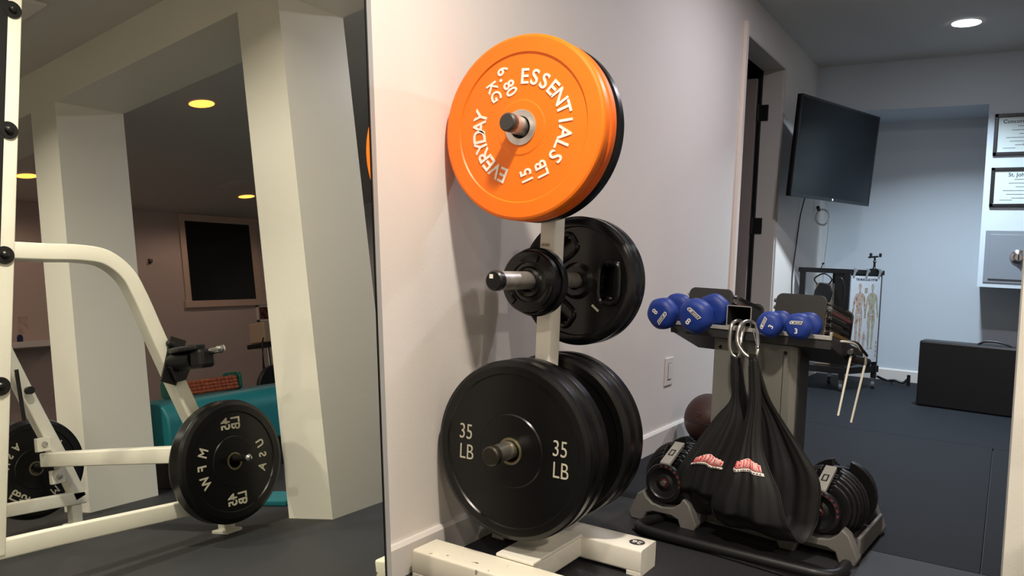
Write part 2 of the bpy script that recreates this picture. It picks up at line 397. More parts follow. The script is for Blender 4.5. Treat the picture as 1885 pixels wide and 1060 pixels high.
for z in PEGS[1:]: peg(1.845, 2.10, z, .0235, BLKP)
peg(1.845, 2.0, PEGS[0], .0225, BLKP)

def disc_profile(R0, T0, rim, recess, hubR, hubOut, hole, lip=.004):
    """closed profile of a bumper plate, heights along its axis, front face at 0, back at T0"""
    f = [(hole, -hubOut), (hubR-.003, -hubOut), (hubR, recess), (rim-.003, recess), (rim, 0), (R0-lip*2, 0), (R0-lip*.6, lip*.6), (R0, lip*2)]
    b = [(r, T0-h) for r, h in f][::-1]
    return f + b
def plate(name, x, y, z, nrm, R0, T0, prof, mt, label, ring=None, ringm=CHROME, group=None, hub=None, cat='weight plate'):
    t = thing(name, label, cat, (x, y, z), group)
    bm = nb(); lathe(bm, prof, (0, 0, 0), nrm, 96, close=True); fin(bm, 'plate_disc', mt, t, smooth=True)
    if ring:
        bm = nb(); lathe(bm, [(.0255, ring[1]), (ring[0], ring[1]), (ring[0], ring[1]+.004), (.0255, ring[1]+.004)], (0, 0, 0), nrm, 64, close=True)
        lathe(bm, [(.0255, ring[1]), (.0275, ring[1]), (.0275, T0-ring[1]), (.0255, T0-ring[1])], (0, 0, 0), nrm, 48, close=True)
        fin(bm, 'hub_ring', ringm, t, smooth=True)
    return t
PX = TX+.003
# orange pair
op = disc_profile(.225, .035, .182, .0035, .068, -.0015, .0275, .004)
def orange(y, label, m_):
    return plate('bumper_plate', PX, y, PEGS[0]-.004, (0, 1, 0), .225, .035, op, m_, label, (.043, -.0012), mat('polished_hub', (226, 224, 220), .33, .85), 'orange plates on the top peg')
o1 = orange(1.630, 'front orange bumper plate with white lettering, on the top peg of the weight tree', ORANGE)
bm = nb()
def arc_text(bm, s, a0, a1, rad, size, y, outward=True, sx=.95, bold=.0007):
    """angles clockwise from top seen from the front, in degrees; letters' tops point outward"""
    n = len(s)
    for i, ch in enumerate(s):
        if ch == ' ': continue
        a = R(a0 + (a1-a0)*i/max(1, n-1))
        rad_ = Vector((math.sin(a), 0, math.cos(a)))
        tang = Vector((math.cos(a), 0, -math.sin(a)))
        if not outward: rad_up, tg = -rad_, -tang
        else: rad_up, tg = rad_, tang
        text(bm, ch, size, basis(rad_*rad + Vector((0, y, 0)), tg, rad_up), .0022, bold, sx)
yl = .0026
arc_text(bm, 'ESSENTIALS', 2, 126, .121, .052, yl)
arc_text(bm, 'EVERYDAY', 202, 285, .121, .052, yl)
def line_text(bm, s, ang, rad, size, off, y, sx=.95):
    a = R(ang); rd = Vector((math.sin(a), 0, math.cos(a))); tg = Vector((math.cos(a), 0, -math.sin(a)))
    text(bm, s, size, basis(rd*(rad+off) + Vector((0, y, 0)), tg, rd), .0022, .0006, sx)
# "6.80 / KG" and "15 / LB" read along the radius
def radial_text(bm, s, ang, rad, side, size, y):
    a = R(ang); rd = Vector((math.sin(a), 0, math.cos(a))); tg = Vector((math.cos(a), 0, -math.sin(a)))
    x = -rd if side > 0 else rd; up = tg*(1 if side > 0 else -1)
    text(bm, s, size, basis(rd*rad + tg*0 + Vector((0, y, 0)), x, up), .0022, .0006, .95)
def off_radial(bm, s, ang, rad, toff, inward, size, y):
    a = R(ang); rd = Vector((math.sin(a), 0, math.cos(a))); tg = Vector((math.cos(a), 0, -math.sin(a)))
    x = -rd if inward else rd; up = x.cross(Vector((0, 1, 0)))
    text(bm, s, size, basis(rd*rad + tg*toff + Vector((0, y, 0)), x, up), .0022, .0006, .9)
off_radial(bm, '6', 331, .152, .014, True, .044, yl); dd = Vector((math.sin(R(331)), 0, math.cos(R(331))))*.1335 + Vector((math.cos(R(331)), 0, -math.sin(R(331))))*.001; cyl(bm, dd + Vector((0, .0036, 0)), dd + Vector((0, .0014, 0)), .0038, 16); off_radial(bm, '80', 331, .102, .014, True, .044, yl); off_radial(bm, 'KG', 331, .119, -.030, True, .042, yl)
off_radial(bm, '15', 159, .118, .020, True, .044, yl); off_radial(bm, 'LB', 157, .118, -.020, True, .044, yl)
fin(bm, 'lettering', LETW, o1)
orange(1.666, 'second orange bumper plate, close behind the front one on the top peg', ORANGE2)
bp35 = disc_profile(.225, .052, .193, .0045, .092, -.001, .027, .007)
bp10 = disc_profile(.225, .045, .193, .004, .09, -.001, .027, .006)
plate('bumper_plate', PX, 1.703, PEGS[0]-.004, (0, 1, 0), .225, .045, bp10, BLKR, 'black bumper plate behind the two orange plates on the top peg', (.036, 0), STEEL)
# 35 lb plates
BRASS = mat('brass_ring', (150, 142, 112), .35, .9)
def p35(y, label, grp): return plate('bumper_plate', PX, y, PEGS[2]-.003, (0, 1, 0), .225, .052, bp35, BLKR, label, (.034, -.0008), BRASS, grp)
a = p35(1.648, 'front black 35 pound bumper plate on the low peg facing the camera', 'black plates on the low front peg')
for sx_ in (-1, 1):
    bm = nb(); cx = sx_*.138
    text(bm, '35', .056, basis((cx, .0042, .026), (1, 0, 0), (0, 0, 1)), .002, -.0004, .78)
    text(bm, 'LB', .056, basis((cx+.004, .0042, -.026), (1, 0, 0), (0, 0, 1)), .002, -.0004, .78)
    fin(bm, 'lettering', LETC, a)
p35(1.703, 'second black bumper plate behind the 35 pound plate on the low front peg', 'black plates on the low front peg')
p35(1.860, 'inner black bumper plate on the low peg behind the post, next to the post', 'black plates on the low rear peg')
p35(1.915, 'outer black bumper plate on the low peg behind the post, farthest back', 'black plates on the low rear peg')
# small black plates on the middle peg
def small(y, r, label, k):
    pr = [(.026, 0), (.036, -.003), (.040, .002), (r*.62, .004), (r*.64, .001), (r-.004, .001), (r, .005), (r, .022), (r-.004, .025), (.026, .025)]
    t = thing('small_weight_plate', label, 'weight plate', (PX, y, PEGS[1]-.004), 'small plates on the middle peg')
    bm = nb(); lathe(bm, pr, (0, 0, 0), (0, 1, 0), 72, mod=None, close=True); fin(bm, 'plate_disc', BLKR2, t, smooth=True)
    for q in range(3):
        bm = nb(); a0 = R(90+k+q*120)
        pts = [Vector((math.cos(a0+R(s))*r*.80, -.0005, math.sin(a0+R(s))*r*.80)) for s in range(-24, 25, 6)]
        sweep(bm, pts, rect(.018, .006, .002), up=(0, 1, 0)); fin(bm, 'grip_ridge', BLKR2, t, smooth=True)
    return t
small(1.698, .080, 'small black grip plate at the front of the middle peg', 0)
small(1.726, .088, 'slightly larger black grip plate just behind the small one on the middle peg', 20)
# tri-grip plates behind the post
def grip_plate(y, label):
    t = thing('grip_weight_plate', label, 'weight plate', (PX, y, PEGS[1]-.002), 'grip plates on the middle rear peg')
    R0 = .18; bm = nb(); N = 96
    # polar sheet with three slots, front and back, thickness by profile
    slots = [R(0), R(125), R(235)]
    def inslot(r, a):
        for s in slots:
            dx = r*math.cos(a-s)-.100; dy = r*math.sin(a-s)
            if (abs(dx)/.024)**4 + (abs(dy)/.048)**4 < 1: return True
        return False
    rs = [.026, .034, .040, .052, .064, .074, .080, .086, .092, .100, .108, .114, .120, .128, .140, .150, .153, .168, .175, .179, .180]
    def hh(r): return -.004 if r < .042 else (.006 if r < .152 else (0 if r < .172 else .003+(r-.172)*.4))
    F = {}; Bk = {}
    for i, r_ in enumerate(rs):
        for k in range(N):
            a_ = 2*PI*k/N; c = Vector((math.cos(a_)*r_, 0, math.sin(a_)*r_))
            F[i, k] = bm.verts.new(c + Vector((0, hh(r_), 0))); Bk[i, k] = bm.verts.new(c + Vector((0, .034-hh(r_), 0)))
    keep = {}
    for i in range(len(rs)-1):
        for k in range(N):
            rm = (rs[i]+rs[i+1])/2; am = 2*PI*(k+.5)/N; keep[i, k] = not inslot(rm, am)
    for (i, k), kp in keep.items():
        k2 = (k+1) % N
        if kp:
            bm.faces.new((F[i, k], F[i+1, k], F[i+1, k2], F[i, k2])); bm.faces.new((Bk[i, k], Bk[i, k2], Bk[i+1, k2], Bk[i+1, k]))
    def wall(p, q): bm.faces.new((F[p], F[q], Bk[q], Bk[p]))
    for i in range(len(rs)-1):
        for k in range(N):
            if not keep[i, k]:
                k2 = (k+1) % N
                if keep[i, (k-1) % N]: wall((i, k), (i+1, k))
                if keep[i, k2]: wall((i, k2), (i+1, k2))
                if i and keep[i-1, k]: wall((i, k), (i, k2))
                if keep.get((i+1, k), False): wall((i+1, k), (i+1, k2))
    n_ = len(rs)-1
    for k in range(N): wall((0, k), (0, (k+1) % N)); wall((n_, k), (n_, (k+1) % N))
    d_ = fin(bm, 'plate_disc', BLKR2, t, smooth=True)
    for s in slots:
        bm = nb(); e1 = Vector((math.cos(s), 0, math.sin(s))); e2 = Vector((-math.sin(s), 0, math.cos(s)))
        pts = []
        for q in range(40):
            th = 2*PI*q/40; cx = math.copysign(abs(math.cos(th))**.55, math.cos(th))*.031; cy = math.copysign(abs(math.sin(th))**.55, math.sin(th))*.056
            pts.append(e1*(.100+cx) + e2*cy + Vector((0, .006, 0)))
        sweep(bm, pts, circ(.0075, 8), closed=True); fin(bm, 'grip_rim', BLKR2, t, smooth=True)
    return t
gp = grip_plate(1.955, 'large black grip plate with handle slots behind the post, nearest the post')
dup(gp, (PX, 1.993, PEGS[1]-.002), 'large black grip plate behind the other grip plate, farthest from the post').rotation_euler = (0, R(62), 0)
bm = nb(); box(bm, -1.0+.072-.016-TX-PX+PX, 0, 0, 0, 0, 0) if False else None
bm = nb(); ms = Matrix.Rotation(R(38), 4, 'Y'); box(bm, -.013, .013, -.0015, 0, -.003, .003, M=Matrix.Translation((.062, .005, -.072)) @ ms)
fin(bm, 'scuff_mark', LETC, gp)

# ------------------------------------------------------------------ dumbbell stand (local frame a,b,z)
TH = R(-9); SO = Vector((-.642, 2.408, 0))
st = thing('dumbbell_stand', 'grey pedestal dumbbell stand with black tray, beside the weight tree', 'dumbbell stand', SO, rz=TH)
SM = Matrix.Translation(SO) @ Matrix.Rotation(TH, 4, 'Z')
def SW(a, b, z): return SM @ Vector((a, b, z))
bm = nb(); prism(bm, [(-.13, 0), (.117, 0), (.13, .013), (.13, .09), (-.13, .09)], 2, .012, .594); col = fin(bm, 'column', GREY, st, bevel=.003)
bm = nb(); box(bm, .128, .134, .02, .095, .012, .575); fin(bm, 'side_panel', DGREY, st, bevel=.001)
bm = nb(); box(bm, .092, .0935, -.0006, .001, .03, .56); fin(bm, 'column_seam', BLKP, col)
for a_, z_ in ((-.109, .562), (.098, .566), (-.07, .035), (-.1, .06), (.09, .045), (.108, .06)):
    bm = nb(); lathe(bm, [(0, -.003), (.004, -.003), (.006, 0), (0, 0)], (a_, -.0005, z_), (0, 1, 0), 16); fin(bm, 'screw', BLKP, st, smooth=True)
bm = nb(); box(bm, -.135, .135, -.006, .1, .0, .075); fin(bm, 'foot_bracket', GREY, st, bevel=.003)
bm = nb(); prism(bm, [(-.25, -.235), (.30, -.235), (.33, -.2), (.33, -.10), (.125, -.10), (.125, .07), (-.125, .07), (-.125, -.10), (-.26, -.10)], 2, .0, .008); fin(bm, 'base_plate', BLKM, st, bevel=.003)
bm = nb(); tube(bm, [(-.225, -.10, .016), (-.235, -.2, .017), (-.215, -.24, .018), (-.15, -.246, .018), (.22, -.20, .018), (.30, -.185, .018), (.33, -.15, .017), (.325, -.06, .016)], .0155, 8); fin(bm, 'base_tube', BLKM, st, smooth=True)
# tray
SL = -.21
tz = lambda b: .622 + SL*(b+.03)
bm = nb()
A0, A1 = -.268, .238
for q in [((-.03, .622), (.25, tz(.25)))]:
    vs = [bm.verts.new(p) for p in ((A0, -.03, .622), (A1, -.03, .622), (A1, .25, tz(.25)), (A0, .25, tz(.25)))]; bm.faces.new(vs)
    for a_ in (A0, A1):
        bt = [bm.verts.new(p) for p in ((a_, -.03, .632), (a_, .25, tz(.25)+.01), (a_, .24, .535), (a_, .16, .535), (a_, -.03, .600))]; bm.faces.new(bt)
    vs = [bm.verts.new(p) for p in ((A0, -.03, .594), (A1, -.03, .594), (A1, -.03, .622), (A0, -.03, .622))]; bm.faces.new(vs)
    vs = [bm.verts.new(p) for p in ((A0, -.03, .600), (A1, -.03, .600), (A1, .16, .535), (A0, .16, .535))]; bm.faces.new(vs)
    vs = [bm.verts.new(p) for p in ((A0, .16, .535), (A1, .16, .535), (A1, .25, .55), (A0, .25, .55))]; bm.faces.new(vs)
tray = fin(bm, 'tray', DGREY, st, solid=.004)
bm = nb(); box(bm, A0, A1, -.036, -.028, .620, .632); box(bm, A1-.004, A1+.002, -.036, -.024, .620, .642); fin(bm, 'tray_lip', SILV, tray, bevel=.0015)
# open square tube between the blocks
bm = nb(); w_ = .0025
x0, x1, z0, z1 = -.079, .000, .633, .696
dz = Vector((0, 1, SL))*.22
def sq(x0, x1, z0, z1, off): return [Vector((x, -.03, z)) + off for x, z in ((x0, z0), (x1, z0), (x1, z1), (x0, z1))]
O0, O1 = [bm.verts.new(v) for v in sq(x0, x1, z0, z1, Vector())], [bm.verts.new(v) for v in sq(x0, x1, z0, z1, dz)]
I0, I1 = [bm.verts.new(v) for v in sq(x0+w_, x1-w_, z0+w_, z1-w_, Vector())], [bm.verts.new(v) for v in sq(x0+w_, x1-w_, z0+w_, z1-w_, dz)]
for i in range(4):
    j = (i+1) % 4; bm.faces.new((O0[i], O0[j], O1[j], O1[i])); bm.faces.new((I0[i], I1[i], I1[j], I0[j])); bm.faces.new((O0[i], I0[i], I0[j], O0[j]))
bm.faces.new(O1); bm.faces.new(I1[::-1])
sqt = fin(bm, 'square_holder', DGREY, st)
bm = nb()
for a in ((x0, x1, z1-w_, z1), (x0, x1, z0, z0+w_), (x0, x0+w_, z0, z1), (x1-w_, x1, z0, z1)): box(bm, a[0], a[1], -.0315, -.03, a[2], a[3])
fin(bm, 'holder_rim', SILV, sqt)
bm = nb(); tube(bm, [(.225, .06, .60), (.245, .07, .612), (.27, .085, .61), (.283, .10, .59), (.287, .13, .572)], .004, 6); cyl(bm, (.25, .085, .565), (.285, .15, .55), .012, 14); cyl(bm, (.262, .06, .585), (.262, .085, .57), .009, 12)
hook = fin(bm, 'side_hook', BLKM, st, smooth=True)
bm = nb(); tube(bm, [(.222, .03, .612), (.25, .05, .613), (.268, .08, .606), (.278, .10, .588)], .0035, 6); fin(bm, 'wire_loop', SILV, hook, smooth=True)

jr = thing('jump_rope', 'cream jump rope hanging in two straight ends from the hook at the stand\'s right end', 'jump rope', SW(.262, .068, .575))
for p, q in (((.262, .068, .575), (.244, .045, .40)), ((.285, .125, .55), (.262, .105, .375))):
    P = SW(*p) - jr.location; Q = SW(*q) - jr.location
    bm = nb(); cyl(bm, P, Q, .0034, 10, .0030); sd_ = fin(bm, 'rope_end', CREAMC, jr, smooth=True)
    bm = nb(); cyl(bm, P + Vector((0, 0, -.004)), P + Vector((0, 0, .018)), .0055, 12); fin(bm, 'rope_clip', CHROME, sd_, smooth=True)

# adjustable block dumbbells
def block(a, label, w_=.156, h_=.142, b0=.098, grp='block dumbbells on the tray'):
    t = thing('block_dumbbell', label, 'block dumbbell', SW(a, b0, tz(b0)+.004), grp, rz=TH)
    t.rotation_euler = (math.atan(SL), 0, TH)
    def rp(w, h, c=.02): 
        return [(-w/2, 0), (w/2, 0), (w/2, h-c)] + [(w/2-c+c*math.cos(R(k)), h-c+c*math.sin(R(k))) for k in (20, 45, 70)] + [(w/2-c, h), (-w/2+c, h)] + [(-w/2+c-c*math.cos(R(k)), h-c+c*math.sin(R(k))) for k in (70, 45, 20)] + [(-w/2, h-c)]
    bm = nb(); prism(bm, rp(w_, h_), 1, 0, .008); ep = fin(bm, 'end_plate', DGREY, t, bevel=.0015)
    for k in range(5):
        y = .011+k*.011
        bm = nb(); prism(bm, rp(w_-.008, h_-.006-.012*k, .014), 1, y, y+.0085); fin(bm, 'weight_plate', STEEL if k < 2 else DSTEEL, t, bevel=.001)
        bm = nb(); prism(bm, rp(w_-.008, h_-.006-.012*k, .014), 1, .26-y-.0085, .26-y); fin(bm, 'weight_plate', DSTEEL, t, bevel=.001)
    bm = nb(); prism(bm, rp(w_, h_), 1, .252, .26); fin(bm, 'end_plate', DGREY, t, bevel=.0015)
    cols = [DSTEEL, mat('maroon_band', (120, 78, 76), .45), BLKM, DSTEEL, mat('ochre_band', (140, 112, 48), .45), BLKM]
    for k, cm in enumerate(cols):
        z = h_-.022-k*.0205
        for sx_ in (-1, 1):
            bm = nb(); box(bm, sx_*(w_/2+.001), sx_*(w_/2+.007), .045, .215, z-.006, z+.006); rl = fin(bm, 'side_rail', cm, t, bevel=.001)
            bm = nb(); cyl(bm, (sx_*(w_/2-.006), .016+k*.004, z), (sx_*(w_/2+.011), .016+k*.004, z), .0062, 12); fin(bm, 'pin_end', CHROME, rl, smooth=True)
    bm = nb(); cyl(bm, (0, .07, .07), (0, .19, .07), .016, 16); fin(bm, 'handle', BLKP, t, smooth=True)
    return t
block(-.215, 'block dumbbell with flat black end plate on the tray\'s left half')
block(.087, 'block dumbbell with scuffed charcoal end plate on the tray\'s right half, chrome pins showing')

# vinyl dumbbells
def vinyl(a, b, z, Rh, hl, gap, num, rot, label, da=0, pitch=0):
    """b is the front face; the handle lies on the tray lip"""
    o_ = SW(a, b, z); t = thing('vinyl_dumbbell', label, 'dumbbell', o_, 'blue dumbbells on the tray lip', rz=TH+da); t.rotation_euler.x = pitch
    md = lambda th: 1 - .035*(1-math.cos(6*(th+rot)))/2
    def head(y0, s):
        bm = nb(); e = Rh*.22
        lathe(bm, [(0, 0), (Rh*.60, 0), (Rh*.80, .004), (Rh*.93, .012), (Rh, e+.008), (Rh, hl-e-.002), (Rh*.9, hl-.006), (Rh*.6, hl), (0, hl)], (0, y0, 0), (0, s, 0), 72, mod=md)
        return fin(bm, 'dumbbell_head', BLUE, t, smooth=True, angle=50)
    h1 = head(0, 1); h2 = head(2*hl+gap, -1)
    bm = nb(); lathe(bm, [(0, hl-.01), (.017, hl-.01), (.0145, hl+.012), (.0145, hl+gap-.012), (.017, hl+gap+.01), (0, hl+gap+.01)], (0, 0, 0), (0, 1, 0), 24); fin(bm, 'handle', BLUE, t, smooth=True)
    x = Vector((math.cos(rot), 0, math.sin(rot))); up = Vector((-math.sin(rot), 0, math.cos(rot)))
    bm = nb(); text(bm, num, Rh*.52, basis(up*(-Rh*.33) + Vector((0, -.0012, 0)), x, up), .0012, .0003); fin(bm, 'printed_number', LETW, h1)
    w2, h2_ = Rh*.92, Rh*.24; c = up*(Rh*.30)
    bm = nb(); M_ = basis(c + Vector((0, -.0008, 0)), x, up)
    pts = [(-w2*.48, -h2_/2), (w2*.40, -h2_/2), (w2*.52, h2_/2), (-w2*.40, h2_/2), (-w2*.54, 0)]
    prism(bm, pts, 2, 0, .0006, M=M_); lg_ = fin(bm, 'logo_badge', LETW, h1)
    bm = nb(); prism(bm, [(x_*.88, y_*.70) for x_, y_ in pts], 2, .0004, .001, M=M_); fin(bm, 'logo_field', INK, lg_)
    bm = nb(); prism(bm, [(-w2*.38, -h2_*.22), (-w2*.22, -h2_*.22), (-w2*.14, h2_*.22), (-w2*.30, h2_*.22)], 2, .0009, .0014, M=M_)
    for k in range(4): box(bm, -w2*.06+k*w2*.1, -w2*.0+k*w2*.1, -h2_*.14, h2_*.12, .0009, .0014, M=M_)
    fin(bm, 'logo_print', LETW, lg_)
    return t
vinyl(-.258, -.130, .653, .0505, .052, .055, '8', R(232), 'leftmost blue vinyl dumbbell on the stand, its number turned sideways', R(2), R(7))
vinyl(-.137, -.145, .656, .0535, .055, .060, '8', R(-38), 'blue vinyl dumbbell marked 8 beside the square holder', R(-1), R(7))
vinyl(.080, -.100, .652, .0385, .042, .045, '3', R(68), 'blue vinyl dumbbell marked with a sideways 3, right of the square holder', R(3))
vinyl(.164, -.100, .654, .0385, .042, .045, '3', R(2), 'rightmost blue vinyl dumbbell, marked with an upright 3', R(3))

# carabiners and hanging ab slings
def biner(pts, gate, label):
    P0 = SW(*pts[0]); inv = SM.inverted(); t = thing('carabiner', label, 'carabiner', P0, 'steel carabiners over the tray lip')
    bm = nb(); tube(bm, [SW(*p)-P0 for p in pts], .0056, 8, closed=True, n=14); fin(bm, 'hook_body', mat('brushed_steel', (186, 184, 178), .28, .9), t, smooth=True)
    g0, g1 = SW(*gate[0])-P0, SW(*gate[1])-P0
    bm = nb(); cyl(bm, g0, g1, .0022, 10); lathe(bm, [(0, -.007), (.005, -.005), (.007, 0), (.005, .005), (0, .007)], g1, (0, 0, 1), 14); fin(bm, 'gate', CHROME, t, smooth=True)
biner([(-.030, -.018, .646), (-.034, -.050, .652), (-.038, -.078, .640), (-.037, -.088, .600), (-.030, -.090, .562), (-.014, -.088, .548), (-.006, -.084, .562), (-.008, -.074, .600), (-.016, -.045, .640)], ((-.010, -.080, .605), (-.006, -.084, .585)), 'left steel carabiner hooked over the tray lip, holding the left sling')
biner([(.004, -.018, .646), (-.004, -.050, .653), (-.010, -.082, .640), (-.010, -.096, .600), (.010, -.100, .568), (.036, -.100, .552), (.052, -.098, .562), (.050, -.085, .590), (.026, -.045, .634)], ((.020, -.06, .632), (.052, -.094, .585)), 'right steel carabiner hooked over the tray lip, holding the right sling')
def sling(rows, label, logo, grp='black ab slings'):
    """rows: (z, aL, aR, b) going down the front, under and up the back"""
    P0 = SW((rows[0][1]+rows[0][2])/2, rows[0][3], rows[0][0]); t = thing('ab_sling', label, 'ab sling', P0, grp)
    Rw = []
    k = 5; n = len(rows)
    V4 = [Vector((r_[1], r_[2], r_[3])) for r_ in rows]; Z = [r_[0] for r_ in rows]
    A = smooth_path([Vector((r_[1], r_[2], r_[3])) for r_ in rows], k); Bz = smooth_path([Vector((r_[0], 0, 0)) for r_ in rows], k)
    bm = nb(); M_ = 22; grid = []
    for i, (p, zz) in enumerate(zip(A, Bz)):
        row = []
        s = i/(len(A)-1)
        for j in range(M_+1):
            t_ = j/M_; a_ = p.x + (p.y-p.x)*t_; wd_ = abs(p.y-p.x)
            amp = .010*min(1, wd_/.15)*(1 if zz.x > .1 else .35)
            fold = amp*(math.sin(t_*15+s*3) + .6*math.sin(t_*31+1.3+s*5)) + .004*math.sin(9*s+t_*6)
            rnd = -.022*math.sin(PI*t_)*min(1, wd_/.15)*(1 if s < .45 else -.3)
            b_ = p.z + rnd + (fold if s < .45 else -fold)*.55
            z_ = zz.x + .004*math.sin(t_*10+s*8)*min(1, wd_/.1)
            row.append(bm.verts.new(SW(a_, b_, max(.022, z_))-P0))
        grid.append(row)
    for i in range(len(grid)-1):
        for j in range(M_): bm.faces.new((grid[i][j], grid[i+1][j], grid[i+1][j+1], grid[i][j+1]))
    o_ = fin(bm, 'sling_cloth', CLOTH, t, smooth=True, solid=.0022, angle=80); 
    o_.data.materials[0] = CLOTH
    # bound edges
    for c in (0, M_):
        pth = [g_[c].copy() for g_ in [[v.co for v in r_] for r_ in []]] 
    # stitched strap at the top
    me = o_.data; 
    co = lambda i, j: me.vertices[i*(M_+1)+j].co.copy()
    for c, nm in ((0, 'edge_binding'), (M_, 'edge_binding')):
        bm = nb(); sweep(bm, [co(i, c) for i in range(2, len(grid)-2)], circ(.0022, 6)); fin(bm, nm, BLKP if False else CLOTH, o_, smooth=True)
    # logo patch lies on the front face
    (i0, j0, i1, j1) = logo
    ni, nj = 10, 26
    def samp(u, v_):
        ii = i0 + (i1-i0)*v_; jj = j0 + (j1-j0)*u; a_, b_ = int(ii), int(jj); fu, fv = jj-b_, ii-a_
        p = co(a_, b_)*(1-fu)*(1-fv) + co(a_, b_+1)*fu*(1-fv) + co(a_+1, b_)*(1-fu)*fv + co(a_+1, b_+1)*fu*fv
        return p
    U = (SM.to_3x3() @ Vector((0, -1, 0)))
    def patch(name, shape, m_, off, par):
        bm = nb(); vv = {}
        for (u0_, v0_, u1_, v1_) in shape:
            NN = 8; rows_ = []
            for jn in range(NN+1):
                u = u0_+(u1_-u0_)*jn/NN
                rows_.append([bm.verts.new(samp(u, vv_)+U*off) for vv_ in (v0_, (v0_+v1_)/2, v1_)])
            for x_, y_ in zip(rows_, rows_[1:]):
                for q in range(2): bm.faces.new((x_[q], y_[q], y_[q+1], x_[q+1]))
        return fin(bm, name, m_, par, smooth=True, solid=.0004)
    arch = lambda u: .24*(1-4*(u-.5)**2)
    base_ = patch('logo_patch', [(u/10, .38-arch(u/10+.05), u/10+.101, .80) for u in range(10)], PINK, .0042, t)
    patch('logo_ribbon', [(-.04+.108*u, .82, .07+.108*u, 1.0) for u in range(10)], LETW, .0044, base_)
    patch('logo_ribbon_print', [(.02+.08*u, .88, .07+.08*u, .94) for u in range(12)], DINK, .0050, base_)
    # letters GRIZZLY as bent strokes
    F5 = {'G': [((1,.1),(0,0)),((0,0),(0,1)),((0,1),(1,1)),((1,1),(1,.5)),((1,.5),(.5,.5))], 'R': [((0,0),(0,1)),((0,0),(1,.05)),((1,.05),(1,.5)),((1,.5),(0,.5)),((.3,.5),(1,1))],
          'I': [((.5,0),(.5,1))], 'Z': [((0,0),(1,0)),((1,0),(0,1)),((0,1),(1,1))], 'L': [((0,0),(0,1)),((0,1),(1,1))], 'Y': [((0,0),(.5,.5)),((1,0),(.5,.5)),((.5,.5),(.5,1))]}
    bm = nb(); s_ = 'GRIZZLY'; wl = 1/len(s_)
    for q, ch in enumerate(s_):
        for (p0, p1) in F5[ch]:
            u = lambda p: wl*(q+.22+.52*p[0]); vt = .38-arch(wl*(q+.5))+.06
            vfun = lambda p: vt + (.76-vt)*p[1]
            sweep(bm, [samp(u(p0), vfun(p0))+U*.0052, samp(u(p1), vfun(p1))+U*.0052], rect(.0019, .0010), up=U)
    fin(bm, 'logo_lettering', RED, base_)
    bm = nb(); sweep(bm, [co(0, M_//2), co(0, M_//2)+Vector((0, 0, .014))], rect(.022, .004, .001), up=U); fin(bm, 'strap_tab', CLOTH, t)
    return t
sling([(.548, -.030, -.008, -.088), (.48, -.026, -.004, -.088), (.42, -.024, .000, -.086), (.36, -.066, .016, -.088), (.30, -.106, .012, -.094), (.24, -.142, -.002, -.100), (.19, -.172, -.012, -.104), (.13, -.186, -.02, -.105), (.088, -.165, -.018, -.096), (.058, -.12, .0, -.075), (.055, -.09, .02, -.05),
       (.09, -.09, .03, -.034), (.15, -.095, .04, -.026), (.24, -.085, .03, -.026), (.34, -.05, .03, -.028), (.43, -.018, .008, -.05), (.546, -.022, -.004, -.078)],
      'left black nylon ab sling with red logo, hanging on the left carabiner', (23.7, 6, 27.5, 18.5))
sling([(.552, .032, .058, -.104), (.48, .038, .070, -.106), (.42, .042, .078, -.110), (.36, .034, .084, -.116), (.30, .024, .096, -.124), (.25, .010, .122, -.132), (.19, -.014, .160, -.142), (.13, -.036, .182, -.148), (.085, -.030, .200, -.142), (.058, .0, .214, -.122), (.056, .03, .222, -.09),
       (.085, .045, .232, -.066), (.14, .05, .240, -.060), (.225, .055, .236, -.060), (.30, .06, .19, -.062), (.38, .062, .13, -.07), (.45, .045, .088, -.085), (.550, .036, .056, -.098)],
      'right black nylon ab sling with red logo, in front on the right carabiner', (22.8, 4, 26.6, 18.5))

